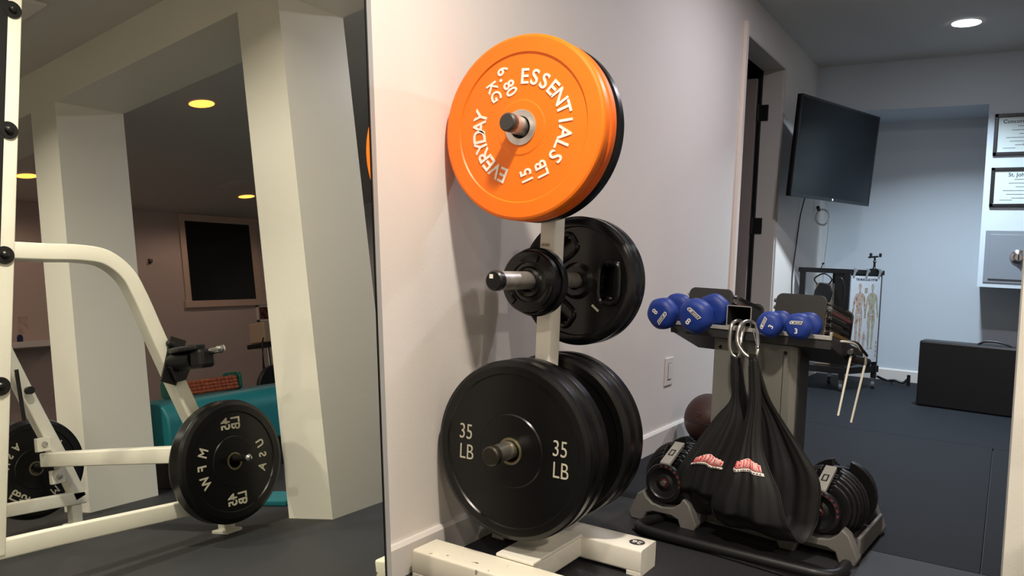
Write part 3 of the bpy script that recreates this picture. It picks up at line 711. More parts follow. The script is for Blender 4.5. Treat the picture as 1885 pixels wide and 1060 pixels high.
# adjustable dial dumbbells in their cradles
def dial_set(x, y, rz, lab1, lab2, g1, g2):
    cr_ = thing('dumbbell_cradle', lab1, 'dumbbell cradle', (x, y, 0), g1, rz=rz)
    W2 = .105
    def arch_prof(top):
        return [(-W2, 0), (-.062, 0), (-.052, .028), (-.03, .036), (.03, .036), (.052, .028), (.062, 0), (W2, 0), (W2+.008, .02), (.085, .082), (.066, top), (.056, .078), (.035, .062), (0, .056), (-.035, .062), (-.056, .078), (-.066, top), (-.085, .082), (-W2-.008, .02)]
    for y0, y1, nm in ((.0, .045, 'front_rest'), (.335, .38, 'rear_rest')):
        bm = nb(); prism(bm, arch_prof(.096), 1, y0, y1); fin(bm, nm, GREYP, cr_, bevel=.004, smooth=True)
    bm = nb(); box(bm, -.104, .104, .045, .335, .012, .030); box(bm, -.108, -.097, .045, .335, .012, .07); box(bm, .097, .108, .045, .335, .012, .07); fin(bm, 'cradle_tray', GREYP, cr_, bevel=.004)
    t = thing('dial_dumbbell', lab2, 'adjustable dumbbell', Vector((x, y, .132)), g2, rz=rz)
    def dplate(y0, th, r, cut):
        bm = nb(); pts = []
        for k in range(28):
            a_ = R(-90 + (k/27)*360 if False else 90+cut + k/27*(360-2*cut)); pts.append((r*math.cos(a_), max(-.098, r*math.sin(a_)*1.0)))
        top = r*math.sin(R(90-cut)) if cut else r
        pts += [(r*math.cos(R(90-cut))*.9, top*.78), (-r*math.cos(R(90-cut))*.9, top*.78)] if cut else []
        prism(bm, pts, 1, y0, y0+th); return fin(bm, 'weight_disc', BLKP, t, bevel=.0025, smooth=True, angle=50)
    radii = [.078, .088, .096, .100, .104, .107]
    for k, r in enumerate(radii):
        dplate(.047+k*.0160, .0140, r, 20 if k < 4 else 14)
        dplate(.333-.0140-k*.0160, .0140, r, 20 if k < 4 else 14)
    for y0, s, nm in ((-.002, 1, 'dial'), (.386, -1, 'dial')):
        bm = nb(); lathe(bm, [(0, .006), (.018, .006), (.028, .010), (.044, .004), (.048, 0), (.058, .001), (.060, .006), (.058, .020), (0, .020)], (0, y0, 0), (0, s, 0), 56); dl = fin(bm, nm, BLKP, t, smooth=True)
        if s == 1:
            bm = nb(); lathe(bm, [(0, 0), (.0085, 0), (.010, .002), (.010, .006), (0, .006)], (0, y0, 0), (0, s, 0), 24); fin(bm, 'dial_cap', CHROME, dl, smooth=True)
            bm = nb(); lathe(bm, [(.011, .0052), (.0135, .0052), (.0135, .006), (.011, .006)], (0, y0, 0), (0, s, 0), 32, close=True); fin(bm, 'dial_ring', mat('dull_red', (110, 26, 30), .5), dl, smooth=True)
            bm = nb()
            for k, nmb in enumerate(('5', '10', '15', '20', '25', '30', '35')):
                a_ = R(100-k*17); p = Vector((math.cos(a_)*.0535, y0-.0006, math.sin(a_)*.0535)); text(bm, nmb, .0088, basis(p, (math.sin(a_), 0, -math.cos(a_)), (math.cos(a_), 0, math.sin(a_))), .0006)
            fin(bm, 'dial_numbers', mat('faded_red_print', (150, 70, 72), .6), dl)
    bm = nb(); prism(bm, [(.004, .052), (.004, .064), (.12, .108), (.12, .096)], 0, -.016, .016); sp = fin(bm, 'weight_scale', mat('scale_grey', (150, 148, 142), .45), t, bevel=.001)
    bm = nb(); M_ = basis((0, .058, .0855), (1, 0, 0), (0, .93, .355)); 
    for q in ((-.008, -.005, -.016, .016), (.005, .008, -.016, .016), (-.008, .008, .013, .016), (-.008, .008, -.016, -.013)): box(bm, q[0], q[1], q[2], q[3], 0, .0012, M=M_)
    fin(bm, 'scale_window', BLKP, sp)
    bm = nb(); lathe(bm, [(0, .13), (.0165, .13), (.0165, .145), (.0145, .155), (.019, .19), (.0145, .225), (.0165, .235), (.0165, .25), (0, .25)], (0, 0, 0), (0, 1, 0), 24); fin(bm, 'handle', mat('reddish_grip', (96, 66, 62), .6), t, smooth=True)
    return t
dial_set(-.872, 2.318, R(-2), 'grey cradle left of the stand, under the left dial dumbbell', 'black dial dumbbell in the left cradle, beside the weight tree', 'grey dumbbell cradles', 'dial dumbbells')
dial_set(-.420, 2.345, R(-4), 'grey cradle right of the stand, under the right dial dumbbell', 'black dial dumbbell in the right cradle, right of the hanging slings', 'grey dumbbell cradles', 'dial dumbbells')

# medicine ball and dark bag behind
bt = thing('medicine_ball', 'dark brown leather medicine ball on the floor against the wall behind the stand', 'medicine ball', (-1.10, 3.47, .118))
bm = nb(); bmesh.ops.create_uvsphere(bm, u_segments=48, v_segments=24, radius=.116); fin(bm, 'ball_body', BROWN, bt, smooth=True)
bm = nb()
for rot_ in (0, 1):
    pts = [Vector((math.cos(a_)*.1165, math.sin(a_)*.1165, 0)) if rot_ == 0 else Vector((math.cos(a_)*.1165, 0, math.sin(a_)*.1165)) for a_ in [2*PI*k/64 for k in range(64)]]
    sweep(bm, pts, circ(.0012, 6), closed=True)
fin(bm, 'ball_seam', BLKP, bt, smooth=True)
bm = nb(); text(bm, '8', .05, basis((-.02, -.1145, .03), (1, 0, 0), (0, -.2, 1)), .002); fin(bm, 'ball_number', mat('faded_print', (96, 66, 58), .6), bt)

# outlet / switch plate on the wall
ol = thing('wall_switch', 'white rocker switch plate low on the wall above the baseboard', 'switch', (WX, 3.335, .333))
bm = nb(); box(bm, .0005, .006, -.046, .046, -.062, .062); fin(bm, 'cover_plate', TRIM, ol, bevel=.003)
bm = nb(); box(bm, .006, .010, -.017, .017, -.034, .034); rk = fin(bm, 'rocker', TRIM, ol, bevel=.002)
bm = nb(); box(bm, .0062, .0068, -.019, .019, -.037, .037); fin(bm, 'rocker_gap', INK, ol)

# ------------------------------------------------------------------ television
tv = thing('television', 'black flat television on a wall arm, tilted in the alcove corner', 'television', (-.974, 5.366, 1.550))
tv.rotation_euler = (Matrix.Rotation(R(74.17), 3, 'Z') @ Matrix.Rotation(R(4.3), 3, 'X') @ Matrix.Rotation(R(-.8), 3, 'Y')).to_euler()
w2, h2 = .525, .301
bm = nb(); box(bm, -w2, w2, 0, .03, -h2, h2); fin(bm, 'tv_housing', BLKP, tv, bevel=.004)
bm = nb()
for a in ((-w2, w2, -.004, .001, h2-.012, h2), (-w2, w2, -.004, .001, -h2, -h2+.02), (-w2, -w2+.012, -.004, .001, -h2, h2), (w2-.012, w2, -.004, .001, -h2, h2)): box(bm, *a)
fin(bm, 'tv_bezel', BLKP, tv, bevel=.0015)
bm = nb(); box(bm, -w2+.011, w2-.011, -.002, .001, -h2+.019, h2-.011); fin(bm, 'tv_screen', SCREEN, tv)
bm = nb(); lathe(bm, [(0, 0), (.008, 0), (.006, .0015), (0, .0015)], (0, -.0042, -h2+.01), (0, -1, 0), 16); fin(bm, 'tv_logo', LETW, tv)
bm = nb(); prism(bm, [(-.36, -.22), (.36, -.22), (.36, .1), (-.36, .1)], 1, .03, .065); fin(bm, 'tv_back', BLKP, tv, bevel=.01)
ti = tv.matrix_basis.inverted()
wp = Vector((WX+.002, 5.45, 1.52))
Tl = Matrix.Translation(tv.location) @ tv.rotation_euler.to_matrix().to_4x4()
wl_ = Tl.inverted() @ wp
bm = nb(); sweep(bm, [Vector((0, .065, 0)), Vector((.10, .12, 0)), wl_], rect(.03, .03, .004), up=(0, 0, 1)); fin(bm, 'wall_arm', BLKM, tv)

cb = tag(bpy.data.objects.new('television_cable', None), 'thin black cable hanging down the wall from the television', 'cable'); C.objects.link(cb); cb.location = (WX+.01, 5.62, 1.27)
bm = nb(); tube(bm, [(0.02, .07, .03), (0, .055, -.10), (-.003, .0, -.30), (-.003, -.05, -.45), (-.003, -.06, -.57), (0, -.02, -.80)], .004, 8); fin(bm, 'cable_line', BLKP, cb, smooth=True)
cw = thing('coiled_cable', 'coiled white cable hanging on the wall under the television', 'cable', (-1.215, 6.22, 1.20), rz=R(-42))
bm = nb()
pts = [Vector((.004*math.sin(a_*3)+.01, math.cos(a_)*(.055+.004*k_), math.sin(a_)*(.055+.003*k_))) for k_ in range(3) for a_ in [2*PI*q/20 for q in range(20)]]
sweep(bm, pts, circ(.004, 8)); fin(bm, 'cable_coil', TRIM, cw, smooth=True)
bm = nb(); tube(bm, [(.01, .05, .02), (.005, .06, -.12), (.0, .05, -.30), (.0, .04, -.62)], .003, 6); fin(bm, 'cable_tail', TRIM, cw, smooth=True)
bm = nb(); cyl(bm, (.012, -.035, .05), (.03, -.06, .07), .013, 12); fin(bm, 'cable_plug', BLKP, cw, smooth=True)

# ------------------------------------------------------------------ wall safe and certificates
sf = thing('wall_safe', 'grey wall safe with round chrome dial set in the right wall section', 'safe', (.02, YB, .945))
bm = nb(); box(bm, -.172, .2, -.006, -.0005, -.17, .172); fin(bm, 'safe_frame', SAFEM, sf, bevel=.003)
bm = nb(); box(bm, -.145, .17, -.014, -.006, -.145, .145); fin(bm, 'safe_door', SAFEM, sf, bevel=.002)
bm = nb(); lathe(bm, [(0, .03), (.020, .03), (.024, .026), (.030, .012), (.046, .008), (.050, .003), (.050, 0), (0, 0)], (.018, -.014, 0), (0, -1, 0), 40); dl = fin(bm, 'safe_dial', CHROME, sf, smooth=True)
bm = nb(); box(bm, .014, .022, -.052, -.044, -.018, .018); fin(bm, 'dial_handle', DSTEEL, dl, bevel=.001)
def cert(z0, z1, label, title, seal):
    t = thing('framed_certificate', label, 'framed certificate', (.045, YB, (z0+z1)/2), 'framed certificates on the alcove wall')
    h = (z1-z0)/2; w = .19
    bm = nb()
    for a in ((-w, w, h-.022, h), (-w, w, -h, -h+.022), (-w, -w+.022, -h, h), (w-.022, w, -h, h)): box(bm, a[0], a[1], -.018, -.0005, a[2], a[3])
    fin(bm, 'picture_frame', BLKP, t, bevel=.003)
    bm = nb(); box(bm, -w+.015, w-.015, -.008, -.001, -h+.015, h-.015); pp_ = fin(bm, 'certificate_sheet', PAPER, t)
    bm = nb(); text(bm, title, .034, basis((.005, -.0085, h*.62), (1, 0, 0), (0, 0, 1)), .0004, .0004); fin(bm, 'certificate_title', DINK, pp_)
    bm = nb()
    for k in range(6):
        wl = (.06, .09, .05, .12, .10, .07)[k]; box(bm, -wl, wl, -.0088, -.0082, h*.38-k*.024, h*.38-k*.024+.0035)
    for sx_ in (-1, 1): box(bm, sx_*.10-.035, sx_*.10+.035, -.0088, -.0082, -h*.66, -h*.66+.003)
    fin(bm, 'certificate_text', INK, pp_)
    if seal:
        bm = nb(); lathe(bm, [(.012, 0), (.019, 0), (.019, .0006), (.012, .0006)], (-.005, -.0082, -h*.48), (0, -1, 0), 32, close=True); lathe(bm, [(0, 0), (.006, 0), (.006, .0006), (0, .0006)], (-.005, -.0082, -h*.48), (0, -1, 0), 16); fin(bm, 'red_seal', mat('seal_red', (150, 60, 56), .6), pp_)
cert(1.600, 1.868, 'black framed certificate with a red seal, upper one above the safe', 'Concordia University', True)
cert(1.268, 1.523, 'black framed certificate below the other, just above the safe', 'St. John Fisher', False)

# ------------------------------------------------------------------ folded black mat box
mb_ = thing('folding_mat', 'folded black vinyl exercise mat block standing on the floor, right of the cart', 'exercise mat', (-.18, 5.44, 0))
ym = .0
M0 = Matrix.Translation((0, 0, 0)) @ Matrix.Rotation(R(-5), 4, 'Z')
bm = nb(); box(bm, -.27, .40, 0, .075, .0, .405, M=M0); fin(bm, 'mat_panel', VINYL, mb_, bevel=.012)
bm = nb(); box(bm, -.27, .40, .078, .155, .0, .405, M=M0); fin(bm, 'mat_panel', VINYL, mb_, bevel=.012)
bm = nb(); tube(bm, [M0 @ Vector(p) for p in ((.03, .06, .400), (.07, .06, .425), (.13, .06, .428), (.19, .06, .415), (.22, .06, .398))], .006, 6); fin(bm, 'carry_handle', VINYL, mb_, smooth=True)

# ------------------------------------------------------------------ rolling cart with anatomy poster
ct = thing('rolling_cart', 'black metal rolling cart with poster on its side, in the alcove corner', 'cart', (-.92, 5.67, 0))
ct.rotation_euler = (0, 0, 0)
sd = Vector((.155, .323, 0)).normalized(); fd = Vector((-1, -.02, 0)).normalized()
WF, WS = .285, .358
Pc = lambda u, v, z: fd*u + sd*v + Vector((0, 0, z))
for u in (0, WF):
    for v in (0, WS):
        bm = nb(); sweep(bm, [Pc(u, v, .075), Pc(u, v, .81)], rect(.035, .035, .002), up=(0, 1, 0)); fin(bm, 'corner_post', BLKM, ct)
bm = nb(); hh_ = .81
def slab(bm, z0, z1, e=.02):
    vs = []
    for z in (z0, z1): vs.append([bm.verts.new(Pc(u, v, z)) for u, v in ((-e, -e), (WF+e, -e), (WF+e, WS+e), (-e, WS+e))])
    a_, b_ = vs; bm.faces.new(a_); bm.faces.new(b_[::-1])
    for i in range(4): bm.faces.new((a_[i], b_[i], b_[(i+1) % 4], a_[(i+1) % 4]))
slab(bm, .79, .822); fin(bm, 'cart_top', BLKM, ct, bevel=.002)
bm = nb(); slab(bm, .115, .16); fin(bm, 'lower_shelf', BLKM, ct, bevel=.002)
bm = nb(); slab(bm, .40, .42, 0); fin(bm, 'middle_shelf', BLKM, ct, bevel=.002)
bm = nb(); vs = [bm.verts.new(Pc(*p)) for p in ((-.012, .02, .19), (-.012, WS-.0, .19), (-.012, WS-.0, .80), (-.012, .02, .80))]; bm.faces.new(vs); fin(bm, 'side_panel', BLKM, ct, solid=.004)
bm = nb(); vs = [bm.verts.new(Pc(*p)) for p in ((-.01, -.012, .16), (.07, -.012, .16), (.07, -.012, .80), (-.01, -.012, .80))]; bm.faces.new(vs); fin(bm, 'front_panel', BLKM, ct, solid=.004)
for u in (0, WF):
    for v in (0, WS):
        c_ = Pc(u, v, 0); cs = None
        bm = nb(); box(bm, c_.x-.012, c_.x+.012, c_.y-.015, c_.y+.015, .045, .08); cs = fin(bm, 'caster', CHROME, ct, bevel=.002)
        bm = nb(); cyl(bm, (c_.x-.010, c_.y, .027), (c_.x+.010, c_.y, .027), .027, 20); fin(bm, 'caster_wheel', mat('smoky_wheel', (90, 90, 88), .3), cs, smooth=True)
# poster
nv = fd*-1; nv = (Vector((sd.y, -sd.x, 0))).normalized()
PM = basis(Pc(-.016, WS*.5, .495) + nv*.004, sd, (0, 0, 1))     # x along the side, y up, z outwards
pw, ph = .172, .305
ps = thing('anatomy_poster', 'white laminated anatomy poster with two muscle figures taped on the cart side', 'poster', ct.location + PM.translation)
PM0 = PM.copy(); PM0.translation = Vector((0, 0, 0))
bm = nb(); box(bm, -pw, pw, -ph, ph-.02, 0, .0012, M=PM0); sh = fin(bm, 'poster_sheet', mat('poster_paper', (196, 200, 206), .3), ps)
bm = nb(); text(bm, 'THE MUSCULAR SYSTEM', .022, PM0 @ Matrix.Translation((0, ph-.045, .0016)), .0005, .0006, 1.0); fin(bm, 'poster_title', DINK, sh)
def figure(cx, cy, s, m_, back):
    bm = nb(); z0, z1 = .0012, .0020
    def poly(pts): prism(bm, [(cx+x*s, cy+y*s) for x, y in pts], 2, z0, z1, M=PM0)
    poly([(.07*math.cos(2*PI*k/14), .88+.10*math.sin(2*PI*k/14)) for k in range(14)])
    poly([(-.035, .70), (.035, .70), (.035, .80), (-.035, .80)])
    poly([(-.20, .66), (-.05, .72), (.05, .72), (.20, .66), (.15, .40), (.13, .28), (.17, .10), (-.17, .10), (-.13, .28), (-.15, .40)])
    for q in (-1, 1):
        poly([(q*.20, .66), (q*.26, .56), (q*.29, .34), (q*.33, .10), (q*.35, -.02), (q*.30, -.03), (q*.27, .10), (q*.21, .32), (q*.16, .56)])
        poly([(q*.17, .10), (q*.18, -.12), (q*.14, -.38), (q*.15, -.55), (q*.10, -.86), (q*.14, -.93), (q*.03, -.93), (q*.05, -.86), (q*.03, -.52), (q*.04, -.36), (q*.01, .06)])
    return fin(bm, 'printed_figure', m_, sh)
figure(-.068, .005, .235, BONE, False); figure(.072, .005, .235, SKIN2, True)
figure(-.0, -.155, .065, BONE, False); 
bm = nb()
for cx in (-.13, -.105, .145):
    for k in range(4): box(bm, cx-.006, cx+.006, -.27+k*.03, -.25+k*.03, .0012, .0019, M=PM0)
for k in range(5): box(bm, -.05+k*.022, -.036+k*.022, -.265, -.235, .0012, .0019, M=PM0)
box(bm, -.016, .016, .17, .205, .0012, .0019, M=PM0)
fin(bm, 'printed_detail', mat('poster_grey_print', (150, 140, 128), .6), sh)
for cx in (-.14, .0, .14):
    bm = nb(); mm = PM0 @ Matrix.Translation((cx, ph-.005, .0018)) @ Matrix.Rotation(R(-20), 4, 'Z'); box(bm, -.012, .012, -.03, .035, 0, .0008, M=mm)
    box(bm, -.022, .022, .018, .034, 0, .0009, M=mm); fin(bm, 'tape_strip', TAPE, ps)
# things on and in the cart
tw = ct.location
for k in range(4):
    t = thing('folded_towel', ('lowest', 'second lowest', 'third', 'topmost')[k] + ' beige folded towel in the stack on the cart\'s lower shelf', 'towel', tw + Pc(.17, .17, .161+k*.026), 'towels on the lower shelf')
    bm = nb(); M_ = Matrix.Rotation(R(2+3*k), 4, 'Z')
    pr = [(-.10, 0), (.09, 0), (.10, .006), (.10, .018), (.09, .024), (-.10, .024)]
    prism(bm, pr, 1, -.09, .09, M=M_); fin(bm, 'towel_fold', TOWEL, t, bevel=.005)
bg = thing('hanging_pouch', 'black pouch hanging on straps inside the open front of the cart', 'pouch', tw + Pc(.13, -.03, .66))
bm = nb(); prism(bm, [(-.05, -.09), (.055, -.10), (.06, .01), (.03, .06), (-.035, .06), (-.055, .0)], 1, -.012, .012, M=Matrix.Rotation(R(10), 4, 'Y')); fin(bm, 'pouch_body', VINYL, bg, bevel=.006)
bm = nb(); tube(bm, [(-.04, 0, .05), (-.06, 0, .09), (0, 0, .125), (.05, 0, .09), (.03, 0, .05)], .005, 6); fin(bm, 'pouch_strap', VINYL, bg, smooth=True)
wr = thing('hanging_strap', 'black looped strap hanging down the front corner of the cart', 'strap', tw + Pc(.0, -.03, .78))
bm = nb(); tube(bm, [(-.04, -.01, -.02), (-.01, -.015, -.03), (.012, -.015, -.12), (.0, -.015, -.24), (-.03, -.012, -.29), (-.06, -.01, -.27)], .006, 6); tube(bm, [(-.02, -.015, -.27), (.02, -.018, -.30), (.02, -.018, -.45)], .006, 6); fin(bm, 'strap_loop', VINYL, wr, smooth=True)
wb = thing('white_box', 'white paper tray standing behind the pouch inside the cart', 'tray', tw + Pc(.15, .10, .421))
bm = nb(); box(bm, -.11, .10, -.004, .004, 0, .30); fin(bm, 'tray_back', TRIM, wb, bevel=.002)
bm = nb(); box(bm, -.11, .10, -.06, .004, 0, .01); fin(bm, 'tray_floor', TRIM, wb, bevel=.002)
ph_ = thing('phone_mount', 'small black ball-joint phone mount standing on the cart top', 'phone mount', tw + Pc(-.0, .29, .822))
bm = nb(); lathe(bm, [(0, 0), (.03, 0), (.03, .008), (.012, .014), (.008, .02), (.007, .05), (.012, .058), (.007, .066), (.006, .09), (0, .09)], n=24); fin(bm, 'mount_stem', BLKP, ph_, smooth=True)
bm = nb(); box(bm, -.03, .035, -.008, .008, .086, .098, M=Matrix.Rotation(R(-8), 4, 'Y')); box(bm, -.034, -.018, -.012, .012, .085, .118); box(bm, .026, .042, -.012, .012, .092, .118); fin(bm, 'mount_clamp', BLKP, ph_, bevel=.003)
hk = thing('small_tripod', 'tiny black flexible stand lying on the floor right of the cart', 'tripod', (-.66, 6.33, .02))
bm = nb(); tube(bm, [(-.12, -.03, .03), (-.06, 0, .005), (0, 0, .01), (.05, .0, .0), (.08, .01, .03)], .009, 6); cyl(bm, (.085, 0, -.015), (.085, 0, .06), .012, 12); cyl(bm, (-.02, 0, 0), (-.03, .05, -.01), .007, 10); fin(bm, 'tripod_leg', BLKP, hk, smooth=True)
kn = thing('cart_pin', 'short black cable end sticking up from the cart top corner', 'cable end', tw + Pc(.20, .05, .822))
bm = nb(); cyl(bm, (0, 0, 0), (.01, 0, .03), .003, 8); cyl(bm, (.004, 0, .028), (.018, 0, .034), .006, 8); fin(bm, 'pin_head', BLKP, kn, smooth=True)

# ------------------------------------------------------------------ squat rack (seen in the mirror)
XN, XF = .375, 1.43
rk_ = thing('squat_rack', 'white steel squat rack with curved rear arms, reflected in the mirror', 'squat rack', (.9, 1.5, 0))
RM = Vector((.9, 1.5, 0))
def Lr(*p): return Vector(p) - RM
for X, near in ((XN, True), (XF, False)):
    bm = nb(); sweep(bm, [Lr(X, 1.125, .15), Lr(X, 1.320, 2.02)], rect(.075, .06, .005), up=(1, 0, 0)); up_ = fin(bm, 'upright', WHITE, rk_, smooth=True)
    bm = nb(); sweep(bm, [Lr(X, .80, .175), Lr(X, 1.30, .155), Lr(X, 1.99, .118)], rect(.055, .055, .005), up=(1, 0, 0)); fin(bm, 'base_rail', WHITE, rk_, smooth=True)
    for yy in (.83, 1.945):
        bm = nb(); box(bm, X-.045, X+.045, yy-.035, yy+.035, 0, .012, M=Matrix.Translation(-RM)); box(bm, X-.022, X+.022, yy-.022, yy+.022, .012, .17 if yy < 1 else .10, M=Matrix.Translation(-RM)); fin(bm, 'foot', WHITE, rk_, bevel=.002)
    pth = smooth_path([Lr(X, 1.24, 1.058), Lr(X, 1.36, 1.056), Lr(X, 1.47, 1.055), Lr(X, 1.555, 1.04), Lr(X, 1.625, .985), Lr(X, 1.668, .90), Lr(X, 1.72, .76), Lr(X, 1.80, .55), Lr(X, 1.90, .30), Lr(X, 1.965, .12)], 8)
    bm = nb(); sweep(bm, pth, rect(.055, .055, .005), up=(1, 0, 0)); fin(bm, 'rear_arm', WHITE, rk_, smooth=True)
    # latch strip with bolts on the outer face
    s = -1
    bm = nb(); x0 = X + s*.0305
    dirv = Vector((0, .195, 1.87)).normalized(); o_ = Vector((X + s*.030, 1.125, .15))
    def onup(y_off, z): 
        k = (z-.15)/1.87; return Vector((X + s*.0325, 1.125+.195*k+y_off, z))
    bm = nb(); sweep(bm, [onup(-.022, .58)-RM, onup(-.022, 2.0)-RM], rect(.030, .004, .001), up=(1, 0, 0)); ls = fin(bm, 'latch_strip', BLKM, up_)
    for zz in (.64, 1.04, 1.44, 1.845):
        c_ = onup(.006, zz) - RM
        bm = nb(); lathe(bm, [(0, 0), (.028, 0), (.028, .006), (0, .006)], c_ + Vector((.003, 0, 0)), (-1, 0, 0), 28); fin(bm, 'latch_lobe', BLKM, ls, smooth=True)
        bm = nb(); lathe(bm, [(0, .016), (.006, .0155), (.011, .012), (.013, .005), (.013, 0), (0, 0)], c_ + Vector((.001, 0, 0)), (-1, 0, 0), 20); fin(bm, 'latch_bolt', BLKP, ls, smooth=True)
bm = nb(); sweep(bm, [Lr(XN, 1.845, .315), Lr(XF, 1.845, .315)], rect(.06, .06, .005), up=(0, 0, 1)); mid = fin(bm, 'cross_rail', WHITE, rk_, smooth=True)
bm = nb(); sweep(bm, [Lr(XN, 1.27, 2.0), Lr(XF, 1.27, 2.0)], rect(.05, .05, .005), up=(0, 0, 1)); fin(bm, 'top_rail', WHITE, rk_, smooth=True)
for zz, yy in ((.385, 1.812), (.235, 1.862)):
    bm = nb(); box(bm, XF-.055, XF-.028, yy-.03, yy+.03, zz-.03, zz+.03, M=Matrix.Translation(-RM)); gs = fin(bm, 'gusset', WHITE, mid, bevel=.003)
    bm = nb(); lathe(bm, [(0, .010), (.011, .008), (.013, 0), (0, 0)], Lr(XF-.055, yy, zz), (-1, 0, 0), 18); fin(bm, 'bolt', STEEL, gs, smooth=True)
# bar catch with chrome pin on the near arm
bc = Lr(XN-.028, 1.765, .665)
bm = nb(); M_ = Matrix.Translation(bc) @ Matrix.Rotation(R(-20), 4, 'X')
box(bm, -.008, 0, -.032, .032, -.085, .085, M=M_); br_ = fin(bm, 'catch_plate', DSTEEL, rk_, bevel=.002)
bm = nb(); cyl(bm, bc + Vector((-.005, .0, -.005)), bc + Vector((-.115, .01, -.005)), .034, 28); fin(bm, 'catch_sleeve', BLKP, br_, smooth=True)
bm = nb(); cyl(bm, bc + Vector((-.035, .0, -.005)), bc + Vector((-.041, .01, -.005)), .037, 28); fin(bm, 'sleeve_ring', BLKP, br_, smooth=True)
bm = nb(); prism(bm, [(-.02, .035), (-.14, .035), (-.17, .02), (-.17, -.02), (-.14, -.035), (-.10, -.045), (-.02, -.03)], 2, .025, .045, M=Matrix.Translation(bc + Vector((0, 0, .0)))); fin(bm, 'catch_lever', BLKP, br_, bevel=.006)
bm = nb(); prism(bm, [(-.035, -.02), (.05, -.02), (.055, -.03), (.03, -.075), (-.01, -.08)], 0, -.03, -.008, M=Matrix.Translation(bc)); fin(bm, 'catch_foot', BLKP, br_, bevel=.005)
bm = nb(); box(bm, -.19, -.12, -.02, .045, -.04, .03, M=Matrix.Translation(bc)); fin(bm, 'catch_block', BLKP, br_, bevel=.014)
bm = nb(); cyl(bm, bc + Vector((-.16, .02, .012)), bc + Vector((-.225, .035, .02)), .013, 20); lathe(bm, [(0, .02), (.012, .016), (.0165, .006), (.0165, 0), (0, -.004)], bc + Vector((-.222, .035, .02)), (-1, .2, .1), 20); fin(bm, 'catch_pin', CHROME, br_, smooth=True)
bm = nb(); lathe(bm, [(0, .018), (.010, .016), (.015, .008), (.015, 0), (0, 0)], bc + Vector((-.008, -.012, .062)), (-1, 0, 0), 20); fin(bm, 'catch_knob', BLKP, br_, smooth=True)
# plate horns
HY, HZ = 1.905, .283
def horn(x0, x1, HY=HY):
    bm = nb(); cyl(bm, Lr(x0, HY, HZ), Lr(x1, HY, HZ), .0125, 20); h = fin(bm, 'plate_horn', DSTEEL, rk_, smooth=True)
    s = 1 if x1 > x0 else -1
    bm = nb(); lathe(bm, [(0, .018), (.008, .016), (.0135, .008), (.0145, 0), (.0145, -.01), (0, -.01)], Lr(x1, HY, HZ), (s, 0, 0), 20); fin(bm, 'horn_tip', CHROME, h, smooth=True)
horn(XN, .165); horn(XF, 1.70, 1.862)
bm = nb(); cyl(bm, Lr(XF-.06, 1.72, .72), Lr(XF-.06, 1.735, .50), .008, 12); cyl(bm, Lr(XF-.075, 1.765, .625), Lr(XF-.05, 1.765, .625), .017, 16); fin(bm, 'guide_rod', BLKP, rk_, smooth=True)

def p45(x, nrm, label, spin, grp='45 pound plates on the squat rack', y=None):
    t = thing('bumper_plate', label, 'weight plate', (x, y or HY, HZ-.010), grp)
    prof = disc_profile(.225, .083, .182, .005, .092, -.002, .026, .010)
    bm = nb(); lathe(bm, prof, (0, 0, 0), nrm, 96, close=True); fin(bm, 'plate_disc', BLKR, t, smooth=True)
    bm = nb()
    for h in (-.0008, .0798): lathe(bm, [(.0255, h), (.032, h), (.032, h+.004), (.0255, h+.004)], (0, 0, 0), nrm, 48, close=True)
    fin(bm, 'hub_ring', BRASS, t, smooth=True)
    # lettering on the face towards the mirror, read from the -x side
    bm = nb(); n_ = Vector(nrm); face = -.0006+.005
    ex, ez = Vector((0, -1, 0)), Vector((0, 0, 1))     # reader's right and up seen from -x
    cs, sn = math.cos(spin), math.sin(spin)
    X_ = ex*cs + ez*sn; Y_ = -ex*sn + ez*cs
    O_ = Vector((0 if n_.x > 0 else 0, 0, 0)) + Vector((face, 0, 0)) if n_.x > 0 else Vector((-.083+.0044, 0, 0))
    for q in (-1, 1):
        c = X_*(q*.138) + O_
        text(bm, '45', .054, basis(c + Y_*.021, X_, Y_), .002, .0010, .85); text(bm, 'LB', .054, basis(c - Y_*.023, X_, Y_), .002, .0010, .85)
    for i, ch in enumerate('MFW'):
        a_ = R(-22 + 22*i); d_ = Y_*math.cos(a_) + X_*math.sin(a_); tg = X_*math.cos(a_) - Y_*math.sin(a_)
        text(bm, ch, .050, basis(d_*.135 + O_, tg, d_), .002, .0010, .9)
    for i, ch in enumerate('USA'):
        a_ = R(-20 + 20*i); d_ = -Y_*math.cos(a_) + X_*math.sin(a_); tg = X_*math.cos(a_) + Y_*math.sin(a_)
        text(bm, ch, .046, basis(d_*.132 + O_, tg, -d_), .002, .0010, .9)
    fin(bm, 'lettering', LETC, t); return t
p45(.237, (1, 0, 0), 'black 45 pound bumper plate facing the mirror on the rack\'s near horn', R(-90))
p45(1.56, (1, 0, 0), 'black 45 pound bumper plate seen through the frame on the rack\'s far horn', R(125), y=1.862)

